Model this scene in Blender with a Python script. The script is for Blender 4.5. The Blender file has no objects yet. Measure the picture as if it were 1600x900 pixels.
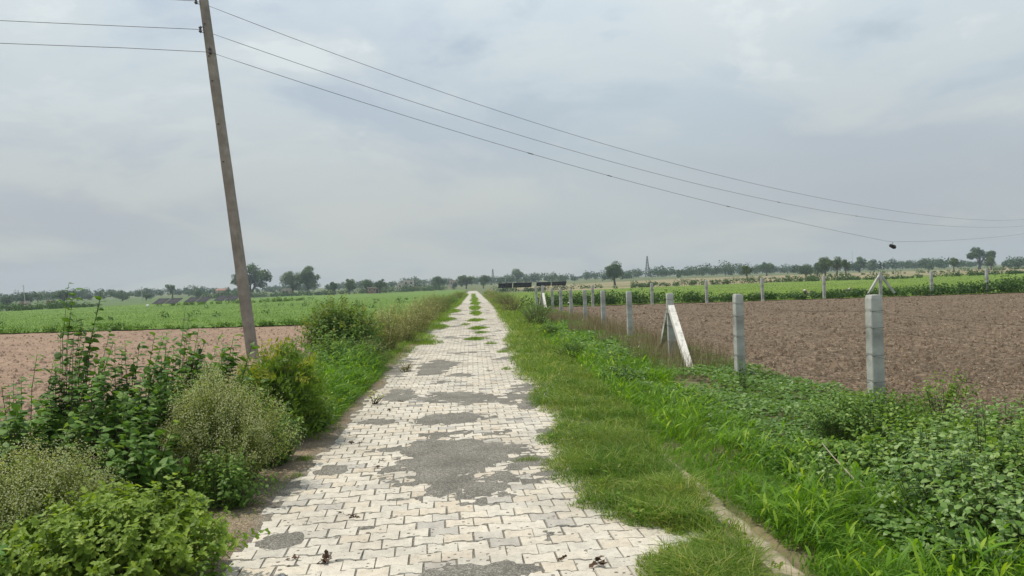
import bpy, math
import numpy as np
from mathutils import Vector, Matrix

sc = bpy.context.scene
col = sc.collection
R_ = np.random.default_rng(11)

# ------------------------------------------------------------------ camera
cam_d = bpy.data.cameras.new('camera')
cam = bpy.data.objects.new('camera', cam_d)
col.objects.link(cam)
cam_d.sensor_width = 36.0
cam_d.lens = 25.875
cam_d.clip_start = 0.05
cam_d.clip_end = 4000
RC = np.array([[0.9980151, -0.0333394, 0.0534253], [-0.0538314, -0.0114024, 0.9984849], [-0.0326797, -0.9993790, -0.0131744]])
cr, cu, cb = RC[:, 0], -RC[:, 1], -RC[:, 2]
cam.matrix_world = Matrix(((cr[0], cu[0], cb[0], 0), (cr[1], cu[1], cb[1], 0), (cr[2], cu[2], cb[2], 1.62), (0, 0, 0, 1)))
sc.camera = cam

# ------------------------------------------------------------------ light
SUN_EL, SUN_AZ = math.radians(66), math.radians(-68)          # azimuth from +Y towards +X
sun_dir = Vector((math.sin(SUN_AZ) * math.cos(SUN_EL), math.cos(SUN_AZ) * math.cos(SUN_EL), math.sin(SUN_EL)))
sd = bpy.data.lights.new('sun', 'SUN')
sd.energy = 3.7
sd.angle = math.radians(2)
sd.color = (1.0, 0.93, 0.80)
so = bpy.data.objects.new('sun', sd)
col.objects.link(so)
so.rotation_euler = (-sun_dir).to_track_quat('-Z', 'Y').to_euler()

world = bpy.data.worlds.new('World')
sc.world = world
world.use_nodes = True
wt = world.node_tree
wt.nodes.clear()


def nd(t, kind, **kw):
    n = t.nodes.new(kind)
    for k, v in kw.items():
        if k.startswith('i_'):
            key = k[2:]
            n.inputs[int(key) if key.isdigit() else key].default_value = v
        else:
            setattr(n, k, v)
    return n


def math_(t, op, a, b=None, c=None, clamp=False):
    n = t.nodes.new('ShaderNodeMath')
    n.operation = op
    n.use_clamp = clamp
    for i, v in enumerate((a, b, c)):
        if v is None:
            continue
        if isinstance(v, (int, float)):
            n.inputs[i].default_value = v
        else:
            t.links.new(v, n.inputs[i])
    return n.outputs[0]


def ramp(t, fac, stops, interp='LINEAR'):
    n = t.nodes.new('ShaderNodeValToRGB')
    n.color_ramp.interpolation = interp
    el = n.color_ramp.elements
    while len(el) < len(stops):
        el.new(0.5)
    for e, (p, c) in zip(el, stops):
        e.position = p
        e.color = (c, c, c, 1) if isinstance(c, (int, float)) else (*c, 1)
    t.links.new(fac, n.inputs[0])
    return n.outputs[0]


def mixc(t, fac, a, b, mode='MIX'):
    n = t.nodes.new('ShaderNodeMix')
    n.data_type = 'RGBA'
    n.blend_type = mode
    for sock, v in ((n.inputs[0], fac), (n.inputs[6], a), (n.inputs[7], b)):
        if isinstance(v, (int, float)):
            sock.default_value = v
        elif isinstance(v, tuple):
            sock.default_value = (*v, 1)
        else:
            t.links.new(v, sock)
    return n.outputs[2]


tc = nd(wt, 'ShaderNodeTexCoord')
sky = nd(wt, 'ShaderNodeTexSky', sky_type='NISHITA', sun_disc=False, sun_elevation=SUN_EL, sun_rotation=SUN_AZ,
         air_density=1.4, dust_density=2.5, ozone_density=1.2)
sep = nd(wt, 'ShaderNodeSeparateXYZ')
wt.links.new(tc.outputs['Generated'], sep.inputs[0])
zc = math_(wt, 'MAXIMUM', sep.outputs[2], 0.0)
den = math_(wt, 'ADD', zc, 0.26)
cx = math_(wt, 'DIVIDE', sep.outputs[0], den)
cy = math_(wt, 'DIVIDE', sep.outputs[1], den)
cmb = nd(wt, 'ShaderNodeCombineXYZ', i_2=31.5)
wt.links.new(cx, cmb.inputs[0])
wt.links.new(cy, cmb.inputs[1])
n1 = nd(wt, 'ShaderNodeTexNoise', i_Scale=1.35, i_Detail=8.0, i_Roughness=0.56, i_Distortion=0.35)
n2 = nd(wt, 'ShaderNodeTexNoise', i_Scale=0.6, i_Detail=3.0, i_Roughness=0.5)
n3 = nd(wt, 'ShaderNodeTexNoise', i_Scale=2.6, i_Detail=6.0, i_Roughness=0.6, i_Distortion=0.3)
for n in (n1, n2, n3):
    wt.links.new(cmb.outputs[0], n.inputs['Vector'])
body = ramp(wt, zc, [(0.0, (4.5, 4.85, 4.9)), (0.10, (4.85, 5.3, 5.5)), (0.22, (5.2, 6.0, 6.55)), (0.42, (6.7, 7.6, 8.3)), (1.0, (6.9, 7.7, 8.4))])
shade = ramp(wt, n2.outputs[0], [(0.36, (0.93, 0.935, 0.975)), (0.64, (1.05, 1.06, 1.05))])
cloud = mixc(wt, 1.0, body, shade, 'MULTIPLY')
soft = ramp(wt, n1.outputs[0], [(0.44, 0.0), (0.56, 0.8), (0.68, 1.0)])
cloud = mixc(wt, soft, cloud, mixc(wt, 1.0, body, (1.16, 1.12, 1.06), 'MULTIPLY'))
puffn = math_(wt, 'ADD', math_(wt, 'MULTIPLY', n1.outputs[0], 0.62), math_(wt, 'MULTIPLY', n3.outputs[0], 0.38))
puff = math_(wt, 'MULTIPLY', ramp(wt, zc, [(0.14, 0.0), (0.26, 1.0)]), ramp(wt, puffn, [(0.55, 0.0), (0.58, 0.75), (0.66, 1.0)]))
cloud = mixc(wt, puff, cloud, mixc(wt, 1.0, body, (1.27, 1.21, 1.14), 'MULTIPLY'))
gap = math_(wt, 'MULTIPLY', ramp(wt, zc, [(0.10, 0.0), (0.30, 1.0)]), ramp(wt, puffn, [(0.40, 0.55), (0.475, 0.0)]))
skyc = mixc(wt, gap, cloud, mixc(wt, 0.45, sky.outputs[0], body))
bg = nd(wt, 'ShaderNodeBackground', i_Strength=0.1)
wt.links.new(skyc, bg.inputs[0])
wo = nd(wt, 'ShaderNodeOutputWorld')
wt.links.new(bg.outputs[0], wo.inputs[0])

vs = sc.view_settings
vs.view_transform = 'Standard'
vs.look = 'None'
vs.exposure = 0.0
vs.gamma = 1.0
vs.use_curve_mapping = False
sc.render.engine = 'CYCLES'
cy_ = sc.cycles
cy_.max_bounces = 6
cy_.diffuse_bounces = 3
cy_.glossy_bounces = 2
cy_.transmission_bounces = 4
cy_.volume_bounces = 0
cy_.transparent_max_bounces = 4
cy_.use_denoising = True
cy_.use_adaptive_sampling = False


# ================================================================== helpers
def H(name, label=None, cat=None, group=None, kind=None, o=None):
    if label:
        o['label'] = label
    if cat:
        o['category'] = cat
    if group:
        o['group'] = group
    if kind:
        o['kind'] = kind
    return o


def tag(o, label=None, cat=None, group=None, kind=None):
    return H(None, label, cat, group, kind, o)


def empty(name, loc, rz=0.0):
    o = bpy.data.objects.new(name, None)
    o.empty_display_size = 0.2
    col.objects.link(o)
    o.location = tuple(float(v) for v in loc)
    o.rotation_euler = (0, 0, rz)
    return o


def mesh_of(name, V, F, mat=None, attrs=None, smooth=False):
    V = np.ascontiguousarray(V, np.float32).reshape(-1, 3)
    Fs = F if isinstance(F, (list, tuple)) else [F]
    Fs = [np.ascontiguousarray(f, np.int32) for f in Fs if len(f)]
    me = bpy.data.meshes.new(name)
    me.vertices.add(len(V))
    me.vertices.foreach_set('co', V.ravel())
    li = np.concatenate([f.ravel() for f in Fs])
    tot = np.concatenate([np.full(len(f), f.shape[1], np.int32) for f in Fs])
    st = np.zeros(len(tot), np.int32)
    st[1:] = np.cumsum(tot)[:-1]
    me.loops.add(len(li))
    me.loops.foreach_set('vertex_index', li)
    me.polygons.add(len(tot))
    me.polygons.foreach_set('loop_start', st)
    me.polygons.foreach_set('use_smooth', np.full(len(tot), smooth, bool))
    for k, a in (attrs or {}).items():
        at = me.attributes.new(k, 'FLOAT', 'POINT')
        at.data.foreach_set('value', np.ascontiguousarray(a, np.float32))
    if mat:
        me.materials.append(mat)
    me.update(calc_edges=True)
    me.validate()
    return me


def mk(name, V, F, mat=None, parent=None, attrs=None, smooth=False, loc=None):
    o = bpy.data.objects.new(name, mesh_of(name, V, F, mat, attrs, smooth))
    col.objects.link(o)
    if loc is not None:
        o.location = tuple(float(v) for v in loc)
    if parent:
        o.parent = parent
    return o


class MB:
    """collects boxes, prisms and tubes into one mesh"""

    def __init__(s):
        s.V, s.T, s.Q, s.n = [], [], [], 0

    def add(s, V, T=None, Q=None):
        V = np.asarray(V, float).reshape(-1, 3)
        if T is not None and len(T):
            s.T.append(np.asarray(T, int).reshape(-1, 3) + s.n)
        if Q is not None and len(Q):
            s.Q.append(np.asarray(Q, int).reshape(-1, 4) + s.n)
        s.V.append(V)
        s.n += len(V)
        return s

    def box(s, x0, x1, y0, y1, z0, z1, M=None):
        V = np.array([(x, y, z) for z in (z0, z1) for y in (y0, y1) for x in (x0, x1)], float)
        if M is not None:
            V = V @ M[:3, :3].T + M[:3, 3]
        return s.add(V, Q=[(0, 2, 3, 1), (4, 5, 7, 6), (0, 1, 5, 4), (2, 6, 7, 3), (0, 4, 6, 2), (1, 3, 7, 5)])

    def bar(s, a, b, w, h=None, up=(0, 0, 1), w2=None, h2=None, cham=0.0):
        """tapered, optionally chamfered bar from a to b"""
        a, b, up = np.array(a, float), np.array(b, float), np.array(up, float)
        h = h or w
        w2 = w2 or w
        h2 = h2 or h
        d = b - a
        d /= np.linalg.norm(d)
        x = np.cross(d, up)
        x /= np.linalg.norm(x)
        y = np.cross(x, d)
        if cham:
            prof = lambda W, Hh: [(sx * (W / 2 - (cham if k else 0)), sy * (Hh / 2 - (0 if k else cham)))
                                  for sx, sy, k in ((1, 1, 0), (1, 1, 1), (-1, 1, 1), (-1, 1, 0), (-1, -1, 0), (-1, -1, 1), (1, -1, 1), (1, -1, 0))]
        else:
            prof = lambda W, Hh: [(W / 2, Hh / 2), (-W / 2, Hh / 2), (-W / 2, -Hh / 2), (W / 2, -Hh / 2)]
        V = [a + x * px + y * py for px, py in prof(w, h)] + [b + x * px + y * py for px, py in prof(w2, h2)]
        n = len(V) // 2
        Q = [(i, (i + 1) % n, n + (i + 1) % n, n + i) for i in range(n)]
        T = [(0, i + 1, i) for i in range(1, n - 1)] + [(n, n + i, n + i + 1) for i in range(1, n - 1)]
        return s.add(V, T, Q)

    def tube(s, pts, r, sides=6):
        pts = np.asarray(pts, float)
        V, F = tubes(pts[None], np.broadcast_to(np.asarray(r, float), (len(pts),))[None], sides)
        return s.add(V, Q=F)

    def build(s, name, mat, parent=None, smooth=False, loc=None):
        F = []
        if s.T:
            F.append(np.concatenate(s.T))
        if s.Q:
            F.append(np.concatenate(s.Q))
        return mk(name, np.concatenate(s.V), F, mat, parent, None, smooth, loc)


def unit(v):
    return v / np.maximum(np.linalg.norm(v, axis=-1, keepdims=True), 1e-9)


def tubes(paths, radii, sides=3):
    """paths (S,K,3), radii (S,K) -> verts, quads (open tubes, closed to a point by radius)"""
    S, K, _ = paths.shape
    t = np.gradient(paths, axis=1)
    t = unit(t)
    ref = np.zeros_like(t)
    ref[..., 0] = 1
    ref[np.abs(t[..., 0]) > 0.9] = (0, 1, 0)
    a = unit(np.cross(t, ref))
    b = np.cross(t, a)
    ang = np.arange(sides) / sides * 2 * math.pi
    V = paths[:, :, None] + radii[:, :, None, None] * (np.cos(ang)[:, None] * a[:, :, None] + np.sin(ang)[:, None] * b[:, :, None])
    idx = np.arange(S * K * sides).reshape(S, K, sides)
    i0, i1 = idx[:, :-1], idx[:, 1:]
    F = np.stack([i0, np.roll(i0, -1, 2), np.roll(i1, -1, 2), i1], -1)
    return V.reshape(-1, 3), F.reshape(-1, 4)


TPL = {
    'diamond': (np.array([(0, 0, 0), (.42, -.5, .07), (1, 0, -.04), (.42, .5, .07)]), np.array([(0, 1, 2), (0, 2, 3)])),
    'broad': (np.array([(0, 0, 0), (.28, -.47, .07), (.28, .47, .07), (.68, -.36, .03), (.68, .36, .03), (1, 0, -.14)]),
              np.array([(0, 1, 2), (1, 3, 4), (1, 4, 2), (3, 5, 4)])),
    'lobed': (np.array([(0, 0, 0), (.10, -.52, .08), (.10, .52, .08), (.52, -.24, .04), (.52, .24, .04), (.78, -.40, .0), (.78, .40, .0), (1.05, 0, -.12), (.45, 0, -.02)]),
              np.array([(0, 1, 8), (1, 3, 8), (3, 5, 8), (5, 7, 8), (7, 6, 8), (6, 4, 8), (4, 2, 8), (2, 0, 8)])),
    'long': (np.array([(0, 0, 0), (.35, -.5, .05), (.35, .5, .05), (.7, -.4, -.02), (.7, .4, -.02), (1, 0, -.16)]),
             np.array([(0, 1, 2), (1, 3, 4), (1, 4, 2), (3, 5, 4)])),
}


def leaf_mesh(P, D, N, L, W, rnd, tpl='diamond'):
    tv, tf = TPL[tpl]
    n = len(P)
    D = unit(D)
    S = unit(np.cross(N, D))
    Nn = np.cross(D, S)
    L = np.broadcast_to(L, n)[:, None, None]
    W = np.broadcast_to(W, n)[:, None, None]
    V = P[:, None] + L * tv[None, :, 0:1] * D[:, None] + W * tv[None, :, 1:2] * S[:, None] + L * tv[None, :, 2:3] * Nn[:, None]
    F = tf[None] + (np.arange(n) * len(tv))[:, None, None]
    return V.reshape(-1, 3), F.reshape(-1, 3), np.repeat(rnd, len(tv))


def blades(P, h, w, az, bend, rnd, seg=2, rng=R_):
    n = len(P)
    s = np.linspace(0, 1, seg + 1)
    d = np.stack([np.cos(az), np.sin(az), np.zeros(n)], 1)
    f = az + rng.normal(0, 0.9, n) + math.pi / 2
    sd_ = np.stack([np.cos(f), np.sin(f), np.zeros(n)], 1)
    V = []
    for i, t in enumerate(s):
        c = P + d * (bend * h * t ** 1.8)[:, None]
        c[:, 2] += h * (t - 0.42 * np.minimum(bend, 1.1) * t ** 2.2)
        ww = w * (1 - t ** 1.6) * (0.75 + 0.5 * min(t * 3, 1)) / 1.25
        if i < seg:
            V += [c - sd_ * (ww / 2)[:, None], c + sd_ * (ww / 2)[:, None]]
        else:
            V += [c]
    V = np.stack(V, 1)
    k = V.shape[1]
    T = []
    for i in range(seg - 1):
        a = 2 * i
        T += [(a, a + 1, a + 3), (a, a + 3, a + 2)]
    T += [(2 * seg - 2, 2 * seg - 1, 2 * seg)]
    F = np.array(T)[None] + (np.arange(n) * k)[:, None, None]
    return V.reshape(-1, 3), F.reshape(-1, 3), np.repeat(rnd, k)


def joinm(parts):
    V, F, A, n = [], [], [], 0
    for v, f, a in parts:
        V.append(v)
        F.append(f + n)
        A.append(a)
        n += len(v)
    return np.concatenate(V), np.concatenate(F), np.concatenate(A)


def vnoise(x, y, seed=0):
    """smooth 2-D value noise in 0..1"""
    x = np.asarray(x, float)
    y = np.asarray(y, float) + 0 * x
    xi, yi = np.floor(x).astype(np.int64), np.floor(y).astype(np.int64)
    fx, fy = x - xi, y - yi
    fx, fy = fx * fx * (3 - 2 * fx), fy * fy * (3 - 2 * fy)

    def h(a, b):
        v = (a * 374761393 + b * 668265263 + seed * 974634777) & 0xffffffff
        v = ((v ^ (v >> 13)) * 1274126177) & 0xffffffff
        return ((v ^ (v >> 16)) & 0xffff) / 65535.0
    return (h(xi, yi) * (1 - fx) + h(xi + 1, yi) * fx) * (1 - fy) + (h(xi, yi + 1) * (1 - fx) + h(xi + 1, yi + 1) * fx) * fy


def fbm(x, y, seed=0, oct=3):
    s, a, t = 0, 1, 0
    for i in range(oct):
        s = s + a * vnoise(np.asarray(x) * 2 ** i, np.asarray(y) * 2 ** i, seed + i)
        t += a
        a *= 0.5
    return s / t


def sstep(a, b, x):
    t = np.clip((x - a) / (b - a), 0, 1)
    return t * t * (3 - 2 * t)


def tz(x, y):
    """lie of the land: level near the camera, falling gently ahead"""
    x = np.asarray(x, float)
    y = np.asarray(y, float)
    k = 1 - 0.55 * np.clip((x - 20) / 80, 0, 1)
    return -0.0105 * k * np.minimum(np.maximum(y - 28, 0), 225)


# ================================================================== materials
def new_mat(name):
    m = bpy.data.materials.new(name)
    m.use_nodes = True
    t = m.node_tree
    t.nodes.clear()
    out = nd(t, 'ShaderNodeOutputMaterial')
    return m, t, out


def surf(name, stops, scale=3.0, detail=6.0, rough=0.9, bump=0.3, bscale=40.0, bdist=0.01, spec=0.2, scale2=None, amp2=0.25, coord='Object', rnd=None, metallic=0.0):
    """noise-coloured rough surface"""
    m, t, out = new_mat(name)
    if coord == 'World':
        g = nd(t, 'ShaderNodeNewGeometry')
        vec = g.outputs['Position']
    else:
        g = nd(t, 'ShaderNodeTexCoord')
        vec = g.outputs['Object']
    n = nd(t, 'ShaderNodeTexNoise', i_Scale=scale, i_Detail=detail, i_Roughness=0.6)
    t.links.new(vec, n.inputs['Vector'])
    c = ramp(t, n.outputs[0], stops)
    if scale2:
        k = nd(t, 'ShaderNodeTexNoise', i_Scale=scale2, i_Detail=4.0)
        t.links.new(vec, k.inputs['Vector'])
        c = mixc(t, 1.0, c, ramp(t, k.outputs[0], [(0.3, 1 - amp2), (0.7, 1 + amp2)]), 'MULTIPLY')
    if rnd:
        a = nd(t, 'ShaderNodeAttribute', attribute_name='rnd')
        c = mixc(t, 1.0, c, ramp(t, a.outputs['Fac'], [(0, 1 - rnd), (1, 1 + rnd)]), 'MULTIPLY')
    p = nd(t, 'ShaderNodeBsdfPrincipled', i_Roughness=rough, i_Metallic=metallic)
    p.inputs['Specular IOR Level'].default_value = spec
    t.links.new(c, p.inputs['Base Color'])
    if bump:
        b = nd(t, 'ShaderNodeBump', i_Strength=bump, i_Distance=bdist)
        k = nd(t, 'ShaderNodeTexNoise', i_Scale=bscale, i_Detail=5.0)
        t.links.new(vec, k.inputs['Vector'])
        t.links.new(k.outputs[0], b.inputs['Height'])
        t.links.new(b.outputs[0], p.inputs['Normal'])
    t.links.new(p.outputs[0], out.inputs[0])
    return m


def leafm(name, c0, c1, c2=None, trans=0.3, rough=0.5, spec=0.25, patch=0.0, pscale=0.8, pcol=None):
    """foliage: colour varies leaf by leaf (attribute rnd) and in patches over the ground"""
    m, t, out = new_mat(name)
    a = nd(t, 'ShaderNodeAttribute', attribute_name='rnd')
    stops = [(0.0, c0), (0.62, c1), (1.0, c2 or c1)]
    c = ramp(t, a.outputs['Fac'], stops)
    if patch:
        g = nd(t, 'ShaderNodeNewGeometry')
        k = nd(t, 'ShaderNodeTexNoise', i_Scale=pscale, i_Detail=3.0)
        t.links.new(g.outputs['Position'], k.inputs['Vector'])
        f = math_(t, 'MULTIPLY', ramp(t, k.outputs[0], [(0.42, 0.0), (0.62, 1.0)]), patch)
        c = mixc(t, f, c, pcol)
    p = nd(t, 'ShaderNodeBsdfPrincipled', i_Roughness=rough)
    p.inputs['Specular IOR Level'].default_value = spec
    tr = nd(t, 'ShaderNodeBsdfTranslucent')
    t.links.new(c, p.inputs['Base Color'])
    c2_ = mixc(t, 1.0, c, (1.45, 1.45, 0.6), 'MULTIPLY')
    t.links.new(c2_, tr.inputs[0])
    mx = nd(t, 'ShaderNodeMixShader', i_0=trans)
    t.links.new(p.outputs[0], mx.inputs[1])
    t.links.new(tr.outputs[0], mx.inputs[2])
    t.links.new(mx.outputs[0], out.inputs[0])
    return m


M = {}
M['ground'] = surf('ground_mat', [(0.3, (0.075, 0.10, 0.035)), (0.55, (0.11, 0.13, 0.05)), (0.75, (0.20, 0.17, 0.10))], scale=0.05, detail=8, bump=0.2, bscale=3, scale2=0.9, coord='World')
M['verge'] = surf('verge_mat', [(0.3, (0.10, 0.085, 0.05)), (0.55, (0.17, 0.14, 0.085)), (0.75, (0.26, 0.20, 0.13))], scale=1.6, bump=0.5, bscale=25, bdist=0.03, scale2=9, coord='World')
M['soil_l'] = surf('soil_pink_mat', [(0.3, (0.15, 0.098, 0.066)), (0.5, (0.265, 0.182, 0.13)), (0.7, (0.35, 0.255, 0.19))], scale=9, detail=12, bump=1.0, bscale=22, bdist=0.05, scale2=0.35, amp2=0.10, coord='World')
M['soil_r'] = surf('soil_brown_mat', [(0.33, (0.055, 0.039, 0.026)), (0.5, (0.135, 0.098, 0.066)), (0.67, (0.245, 0.187, 0.13))], scale=10, detail=12, bump=1.0, bscale=24, bdist=0.05, scale2=0.3, amp2=0.12, coord='World')
M['clod_l'] = surf('clod_pink_mat', [(0.3, (0.20, 0.137, 0.096)), (0.7, (0.30, 0.21, 0.155))], scale=3, bump=0.5, bscale=60, coord='World', rnd=0.3)
M['clod_r'] = surf('clod_brown_mat', [(0.3, (0.10, 0.071, 0.047)), (0.7, (0.21, 0.155, 0.107))], scale=3, bump=0.5, bscale=60, coord='World', rnd=0.35)
M['straw'] = surf('straw_mat', [(0.3, (0.42, 0.36, 0.26)), (0.7, (0.62, 0.55, 0.43))], scale=20, bump=0, rnd=0.3)
M['crop_l'] = surf('crop_ground_mat', [(0.3, (0.075, 0.14, 0.02)), (0.55, (0.105, 0.18, 0.027)), (0.8, (0.14, 0.205, 0.04))], scale=0.10, detail=8, bump=0.6, bscale=5, bdist=0.1, scale2=1.2, amp2=0.2, coord='World')
M['crop_r'] = surf('crop_ground_right_mat', [(0.3, (0.09, 0.15, 0.016)), (0.55, (0.125, 0.195, 0.024)), (0.8, (0.165, 0.215, 0.04))], scale=0.10, detail=8, bump=0.6, bscale=5, bdist=0.1, scale2=1.2, amp2=0.2, coord='World')
M['crop_d'] = surf('crop_dull_mat', [(0.3, (0.06, 0.105, 0.03)), (0.55, (0.085, 0.13, 0.04)), (0.8, (0.12, 0.15, 0.06))], scale=0.06, detail=8, bump=0.6, bscale=3, bdist=0.1, scale2=0.7, amp2=0.25, coord='World')
M['tan'] = surf('stubble_mat', [(0.35, (0.15, 0.16, 0.065)), (0.5, (0.22, 0.19, 0.105)), (0.7, (0.31, 0.235, 0.15))], scale=0.035, detail=8, bump=0.4, bscale=3, bdist=0.1, scale2=0.5, amp2=0.2, coord='World')
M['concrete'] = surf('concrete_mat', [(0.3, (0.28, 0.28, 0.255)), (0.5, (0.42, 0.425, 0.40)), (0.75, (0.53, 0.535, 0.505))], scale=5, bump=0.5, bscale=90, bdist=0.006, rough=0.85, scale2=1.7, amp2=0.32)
M['concrete_w'] = surf('pale_concrete_mat', [(0.3, (0.36, 0.345, 0.31)), (0.48, (0.60, 0.585, 0.545)), (0.8, (0.70, 0.685, 0.645))], scale=9, bump=0.3, bscale=80, bdist=0.004, rough=0.85)  # paler than the post concrete, for the braces sloping towards the camera
M['pole'] = surf('pole_concrete_mat', [(0.3, (0.19, 0.172, 0.145)), (0.55, (0.275, 0.25, 0.215)), (0.8, (0.36, 0.335, 0.295))], scale=4, bump=0.35, bscale=60, bdist=0.006, rough=0.9, scale2=1.1, amp2=0.18)
M['kerb'] = surf('edging_mat', [(0.3, (0.20, 0.16, 0.11)), (0.5, (0.33, 0.275, 0.205)), (0.75, (0.45, 0.39, 0.31))], scale=6, bump=0.6, bscale=45, bdist=0.01, scale2=1.6, coord='World')
M['metal'] = surf('dark_metal_mat', [(0.3, (0.05, 0.05, 0.05)), (0.7, (0.10, 0.095, 0.09))], scale=20, rough=0.55, bump=0, metallic=0.7)
M['wire'] = surf('wire_mat', [(0.3, (0.06, 0.06, 0.06)), (0.7, (0.10, 0.10, 0.10))], scale=2, rough=0.6, bump=0, metallic=0.4)
M['galv'] = surf('galvanised_wire_mat', [(0.3, (0.10, 0.09, 0.08)), (0.7, (0.17, 0.15, 0.13))], scale=9, rough=0.6, bump=0, metallic=0.5)
M['porcelain'] = surf('porcelain_mat', [(0.3, (0.05, 0.04, 0.04)), (0.7, (0.12, 0.10, 0.10))], scale=9, rough=0.25, bump=0, spec=0.5)
M['solar'] = surf('solar_cell_mat', [(0.3, (0.010, 0.011, 0.015)), (0.7, (0.016, 0.018, 0.024))], scale=2, rough=0.6, bump=0, spec=0.12)
M['dframe'] = surf('dark_frame_mat', [(0.3, (0.05, 0.05, 0.052)), (0.7, (0.09, 0.09, 0.095))], scale=2, rough=0.6, bump=0, spec=0.2)
M['alu'] = surf('aluminium_mat', [(0.3, (0.35, 0.36, 0.37)), (0.7, (0.5, 0.5, 0.51))], scale=4, rough=0.45, bump=0, metallic=0.5)
M['bark'] = surf('bark_mat', [(0.3, (0.06, 0.05, 0.04)), (0.7, (0.13, 0.11, 0.085))], scale=3, bump=0.6, bscale=12, bdist=0.05)
M['twig'] = surf('twig_mat', [(0.3, (0.045, 0.045, 0.03)), (0.7, (0.10, 0.085, 0.055))], scale=12, bump=0)
M['greenstem'] = surf('green_stem_mat', [(0.3, (0.10, 0.135, 0.04)), (0.7, (0.17, 0.195, 0.07))], scale=12, bump=0)
M['brick'] = surf('brick_wall_mat', [(0.3, (0.20, 0.11, 0.08)), (0.55, (0.29, 0.17, 0.13)), (0.8, (0.38, 0.27, 0.22))], scale=1.1, bump=0.3, bscale=8)
M['plaster'] = surf('pale_plaster_mat', [(0.3, (0.42, 0.37, 0.33)), (0.55, (0.56, 0.50, 0.46)), (0.8, (0.66, 0.62, 0.57))], scale=0.8, bump=0.2, bscale=8)
M['pinkpl'] = surf('pink_plaster_mat', [(0.3, (0.36, 0.26, 0.22)), (0.55, (0.48, 0.36, 0.31)), (0.8, (0.56, 0.45, 0.40))], scale=0.8, bump=0.2, bscale=8)
M['dark'] = surf('dark_opening_mat', [(0.3, (0.03, 0.03, 0.032)), (0.7, (0.05, 0.05, 0.055))], scale=3, bump=0)
M['sack'] = surf('white_cloth_mat', [(0.3, (0.62, 0.62, 0.60)), (0.7, (0.78, 0.78, 0.76))], scale=8, bump=0.2, bscale=20)
M['dung'] = surf('dry_leaf_mat', [(0.3, (0.05, 0.03, 0.02)), (0.7, (0.13, 0.08, 0.05))], scale=30, bump=0.3, bscale=90)
M['rubber'] = surf('dark_brown_weight_mat', [(0.3, (0.018, 0.012, 0.010)), (0.7, (0.04, 0.025, 0.02))], scale=9, bump=0.3, bscale=30, rough=0.7)

# foliage
M['mallow'] = leafm('mallow_leaf_mat', (0.05, 0.115, 0.016), (0.11, 0.215, 0.032), (0.27, 0.38, 0.11), trans=0.34)
M['bright'] = leafm('bright_leaf_mat', (0.09, 0.155, 0.016), (0.18, 0.275, 0.032), (0.30, 0.39, 0.07), trans=0.36)
M['glossy'] = leafm('glossy_leaf_mat', (0.05, 0.12, 0.015), (0.085, 0.20, 0.025), (0.13, 0.26, 0.04), trans=0.3, rough=0.4)
M['fine'] = leafm('fine_leaf_mat', (0.19, 0.24, 0.055), (0.28, 0.34, 0.09), (0.37, 0.41, 0.15), trans=0.48, rough=0.7)
M['flower'] = leafm('cream_flower_mat', (0.32, 0.35, 0.17), (0.42, 0.44, 0.25), (0.56, 0.56, 0.38), trans=0.35, rough=0.8)
M['neem'] = leafm('pinnate_leaf_mat', (0.075, 0.155, 0.016), (0.14, 0.23, 0.024), (0.28, 0.29, 0.035), trans=0.38)
M['shrub'] = leafm('shrub_leaf_mat', (0.05, 0.12, 0.016), (0.115, 0.215, 0.03), (0.25, 0.36, 0.08), trans=0.36)
M['young'] = leafm('young_leaf_mat', (0.10, 0.14, 0.02), (0.20, 0.22, 0.03), (0.28, 0.26, 0.05), trans=0.35)
M['drybush'] = leafm('dry_bush_mat', (0.19, 0.20, 0.075), (0.30, 0.275, 0.125), (0.42, 0.36, 0.21), trans=0.36, rough=0.8)
M['greybush'] = leafm('grey_bush_mat', (0.09, 0.13, 0.042), (0.15, 0.19, 0.07), (0.23, 0.25, 0.11), trans=0.32, rough=0.7)
M['verge_grass'] = leafm('verge_grass_mat', (0.05, 0.125, 0.008), (0.15, 0.265, 0.022), (0.46, 0.45, 0.17), trans=0.42, rough=0.55, patch=0.30, pscale=1.3, pcol=(0.22, 0.235, 0.045))
M['tall_grass'] = leafm('tall_grass_mat', (0.05, 0.14, 0.008), (0.15, 0.295, 0.016), (0.32, 0.43, 0.035), trans=0.42, rough=0.5, patch=0.3, pscale=0.7, pcol=(0.09, 0.20, 0.016))
M['left_grass'] = leafm('left_grass_mat', (0.05, 0.14, 0.008), (0.135, 0.27, 0.018), (0.27, 0.37, 0.035), trans=0.42)
M['cover'] = leafm('ground_cover_mat', (0.06, 0.135, 0.02), (0.13, 0.24, 0.04), (0.29, 0.40, 0.15), trans=0.34, rough=0.42, spec=0.4)
M['drygrass'] = leafm('dry_grass_mat', (0.16, 0.125, 0.075), (0.26, 0.21, 0.14), (0.34, 0.29, 0.20), trans=0.2, rough=0.9)
M['cropleaf_l'] = leafm('crop_leaf_mat', (0.075, 0.14, 0.016), (0.12, 0.215, 0.024), (0.17, 0.26, 0.038), trans=0.34, patch=0.4, pscale=0.15, pcol=(0.08, 0.15, 0.022))
M['cropleaf_r'] = leafm('crop_leaf_right_mat', (0.085, 0.15, 0.013), (0.14, 0.225, 0.02), (0.19, 0.27, 0.032), trans=0.34, patch=0.5, pscale=0.12, pcol=(0.105, 0.155, 0.022))
M['weed'] = leafm('field_weed_mat', (0.035, 0.08, 0.016), (0.06, 0.125, 0.026), (0.11, 0.175, 0.045), trans=0.28)
M['tree_g'] = leafm('tree_leaf_mat', (0.028, 0.068, 0.016), (0.055, 0.115, 0.026), (0.10, 0.165, 0.045), trans=0.25)
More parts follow.
